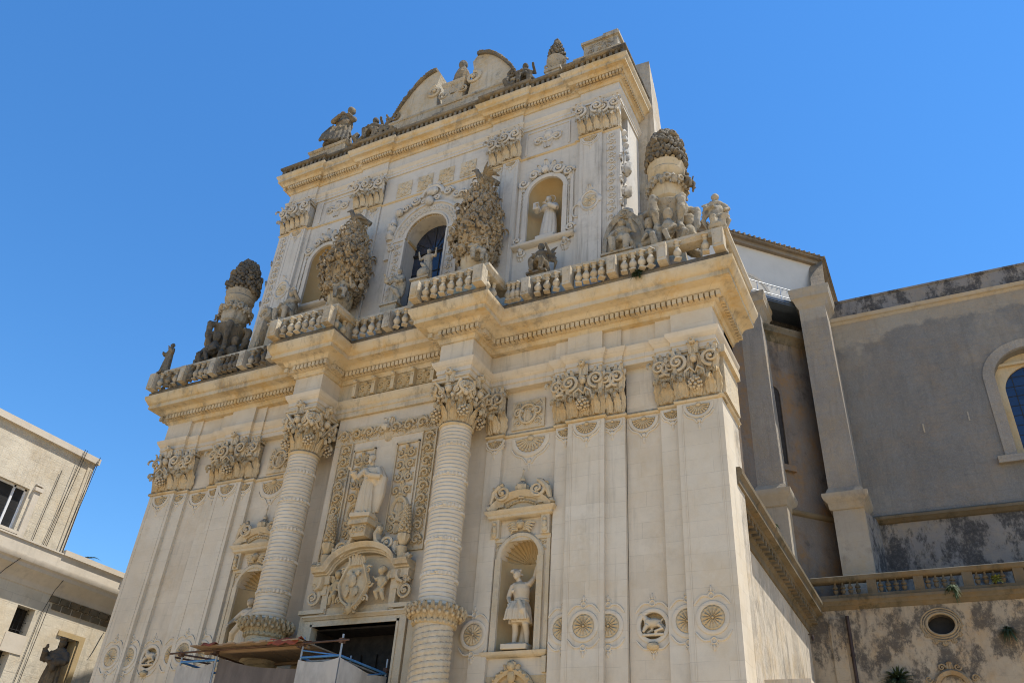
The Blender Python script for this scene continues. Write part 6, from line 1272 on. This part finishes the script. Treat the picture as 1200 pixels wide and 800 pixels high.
for x, y, z in ((1.3, -2.5, 6.78), (.03, -2.5, 6.76), (-3.02, -2.5, 6.70), (-4.35, -2.5, 6.70), (1.3, -.42, 6.5)):
    m = MB(); m.box(x-.06, x+.06, y-.07, y+.05, z-.06, z+.06); m.tube([(x-.1, y-.02, z), (x+.1, y-.02, z)], .018, 6); part('coupler', m, 'rust', sc)
m = MB(); x = -3.75
while x < -.02:
    wd = rnd.uniform(.2, .24); yo = rnd.uniform(-.06, .06); m.box(x, x+wd, -2.78+yo, -.30+yo*.5, 6.80+rnd.uniform(0, .012), 6.845); x += wd+.008
m.box(-3.7, .0, -2.3, -2.2, 6.72, 6.79); m.box(-3.7, .0, -.75, -.65, 6.72, 6.79); part('deck', m, 'board', sc)
m = MB(); m.box(.1, 1.25, -2.35, -.5, 6.34, 6.38); part('deck', m, 'zinc', sc)
def sheet(pts, nu=16, nv=14, amp=.05, seed=0):     # four corners TL, TR, BR, BL
    m = MB(); TL, TR, BR, BL = [np.array(p, float) for p in pts]; nr = np.cross(TR-TL, BL-TL); nr /= np.linalg.norm(nr); P = []
    for i in range(nu+1):
        row = []
        for j in range(nv+1):
            u, v = i/nu, j/nv; p = (TL*(1-u)+TR*u)*(1-v)+(BL*(1-u)+BR*u)*v
            p = p+nr*amp*(math.sin(u*9+seed)*.6+math.sin(u*4+v*5+seed*2))*math.sin(pi*u)+np.array((0, 0, -.10*math.sin(pi*u)*(1-v))); row.append(p)
        P.append(row)
    P = np.array(P); m.grid(P); m.grid(P+nr*.006); return m
def tarp(label, pts, mat, seed, group='white scaffold sheets', name='tarpaulin', nu=16):
    loc = tuple(pts[0]); single(name, sheet(pts, nu, 14, .05, seed), mat, label, 'sheeting', loc, group, 60)
tarp('white sheet hanging on the front of the scaffold before the dark doorway', [(.0, -2.55, 6.36), (1.32, -2.55, 6.36), (1.32, -2.55, 3.5), (.0, -2.55, 3.5)], 'tarp', 1)
tarp('greyish white sheet on the side of the scaffold under the right column', [(1.35, -2.53, 6.36), (1.35, -.42, 6.34), (1.35, -.42, 3.5), (1.35, -2.53, 3.5)], 'tarp', 2)
tarp('white sheet hanging at the far left end of the scaffold', [(-4.4, -2.5, 6.42), (-3.02, -2.5, 6.42), (-3.02, -2.5, 3.5), (-4.4, -2.5, 3.5)], 'tarp', 3)
tarp('brown netting hung below the timber deck of the scaffold', [(-2.96, -2.40, 6.56), (.0, -2.42, 6.16), (.0, -2.42, 3.5), (-2.96, -2.40, 3.5)], 'mesh', 4, None, 'debris_netting')
m = MB(); P = []
for i in range(9): P.append([(-.95+.13*i, -2.80+.03*math.sin(i*2)+.55*j/6, 6.87+.035*math.sin(i*1.7+j)-(.16 if j == 0 else 0)) for j in range(7)])
P = np.array(P); m.grid(P); m.grid(P+np.array((0, 0, .012))); single('red_cloth', m, 'red', 'red cloth draped over the edge of the timber scaffold deck', 'cloth', (-.6, -2.6, 6.87), None, 60)
m = MB(); P = []
for i in range(6): P.append([(-3.3+.1*i, -2.86+.03*math.sin(i*2)+.3*j/4, 6.87+.03*math.sin(i*1.7+j)-(.08 if j == 0 else 0)) for j in range(5)])
P = np.array(P); m.grid(P); m.grid(P+np.array((0, 0, .012))); single('red_cloth', m, 'red', 'small scrap of red cloth at the left edge of the timber scaffold deck', 'cloth', (-3.0, -2.7, 6.87), None, 60)

# ================================================================== PLANTS ON THE MASONRY
def tuft(name, label, loc, R, n, mat, droop=.6, wide=.03, out=(0, -1, 0), group='wild plants growing on the masonry', cat='plant'):
    m = MB(); q = random.Random(int(loc[0]*100))
    for i in range(n):
        d = np.array((q.gauss(0, 1), q.gauss(0, .7), q.gauss(.25, .8)))+np.array(out)*.7; d /= np.linalg.norm(d); L_ = R*q.uniform(.55, 1.1); sd = np.cross(d, (0, 0, 1)); sd /= np.linalg.norm(sd)+1e-6; prev = None; P = []
        for k in np.linspace(0, 1, 6):
            c_ = np.array(loc)+d*L_*k+np.array((0, 0, -droop*L_*k*k)); w_ = wide*math.sin(pi*(.12+.86*k)); P.append([c_-sd*w_, c_+np.array((0, 0, w_*.3)), c_+sd*w_])
        m.grid(P)
    single(name, m, mat, label, cat, loc, group, 60)
tuft('wild_shrub', 'dark spiky shrub growing out of the chapel wall below the balustrade', (13.3, 13.42, 8.75), .75, 240, 'palm', .4, .028)
tuft('wild_plant', 'small dark plant on the stained chapel wall at the right edge', (17.05, 13.45, 10.25), .42, 110, 'palm', .7, .02)
tuft('wild_plant', 'leafy green weed hanging between balusters above the round opening', (15.65, 13.35, 11.82), .36, 90, 'green', .8, .035)
tuft('wild_plant', 'yellowish weed growing between the chapel balusters near the right edge', (17.1, 13.42, 12.02), .26, 80, 'yel', .3, .03)
tuft('wild_plant', 'tiny green weed at the foot of the church balustrade below the right urn', (9.05, -1.2, 17.46), .26, 70, 'green', .7, .025)
tuft('moss', 'thin strip of moss tufts on the cornice of the sunlit church flank', (11.1, 5.2, 11.66), .16, 30, 'green', .8, .02, (1, 0, 0))
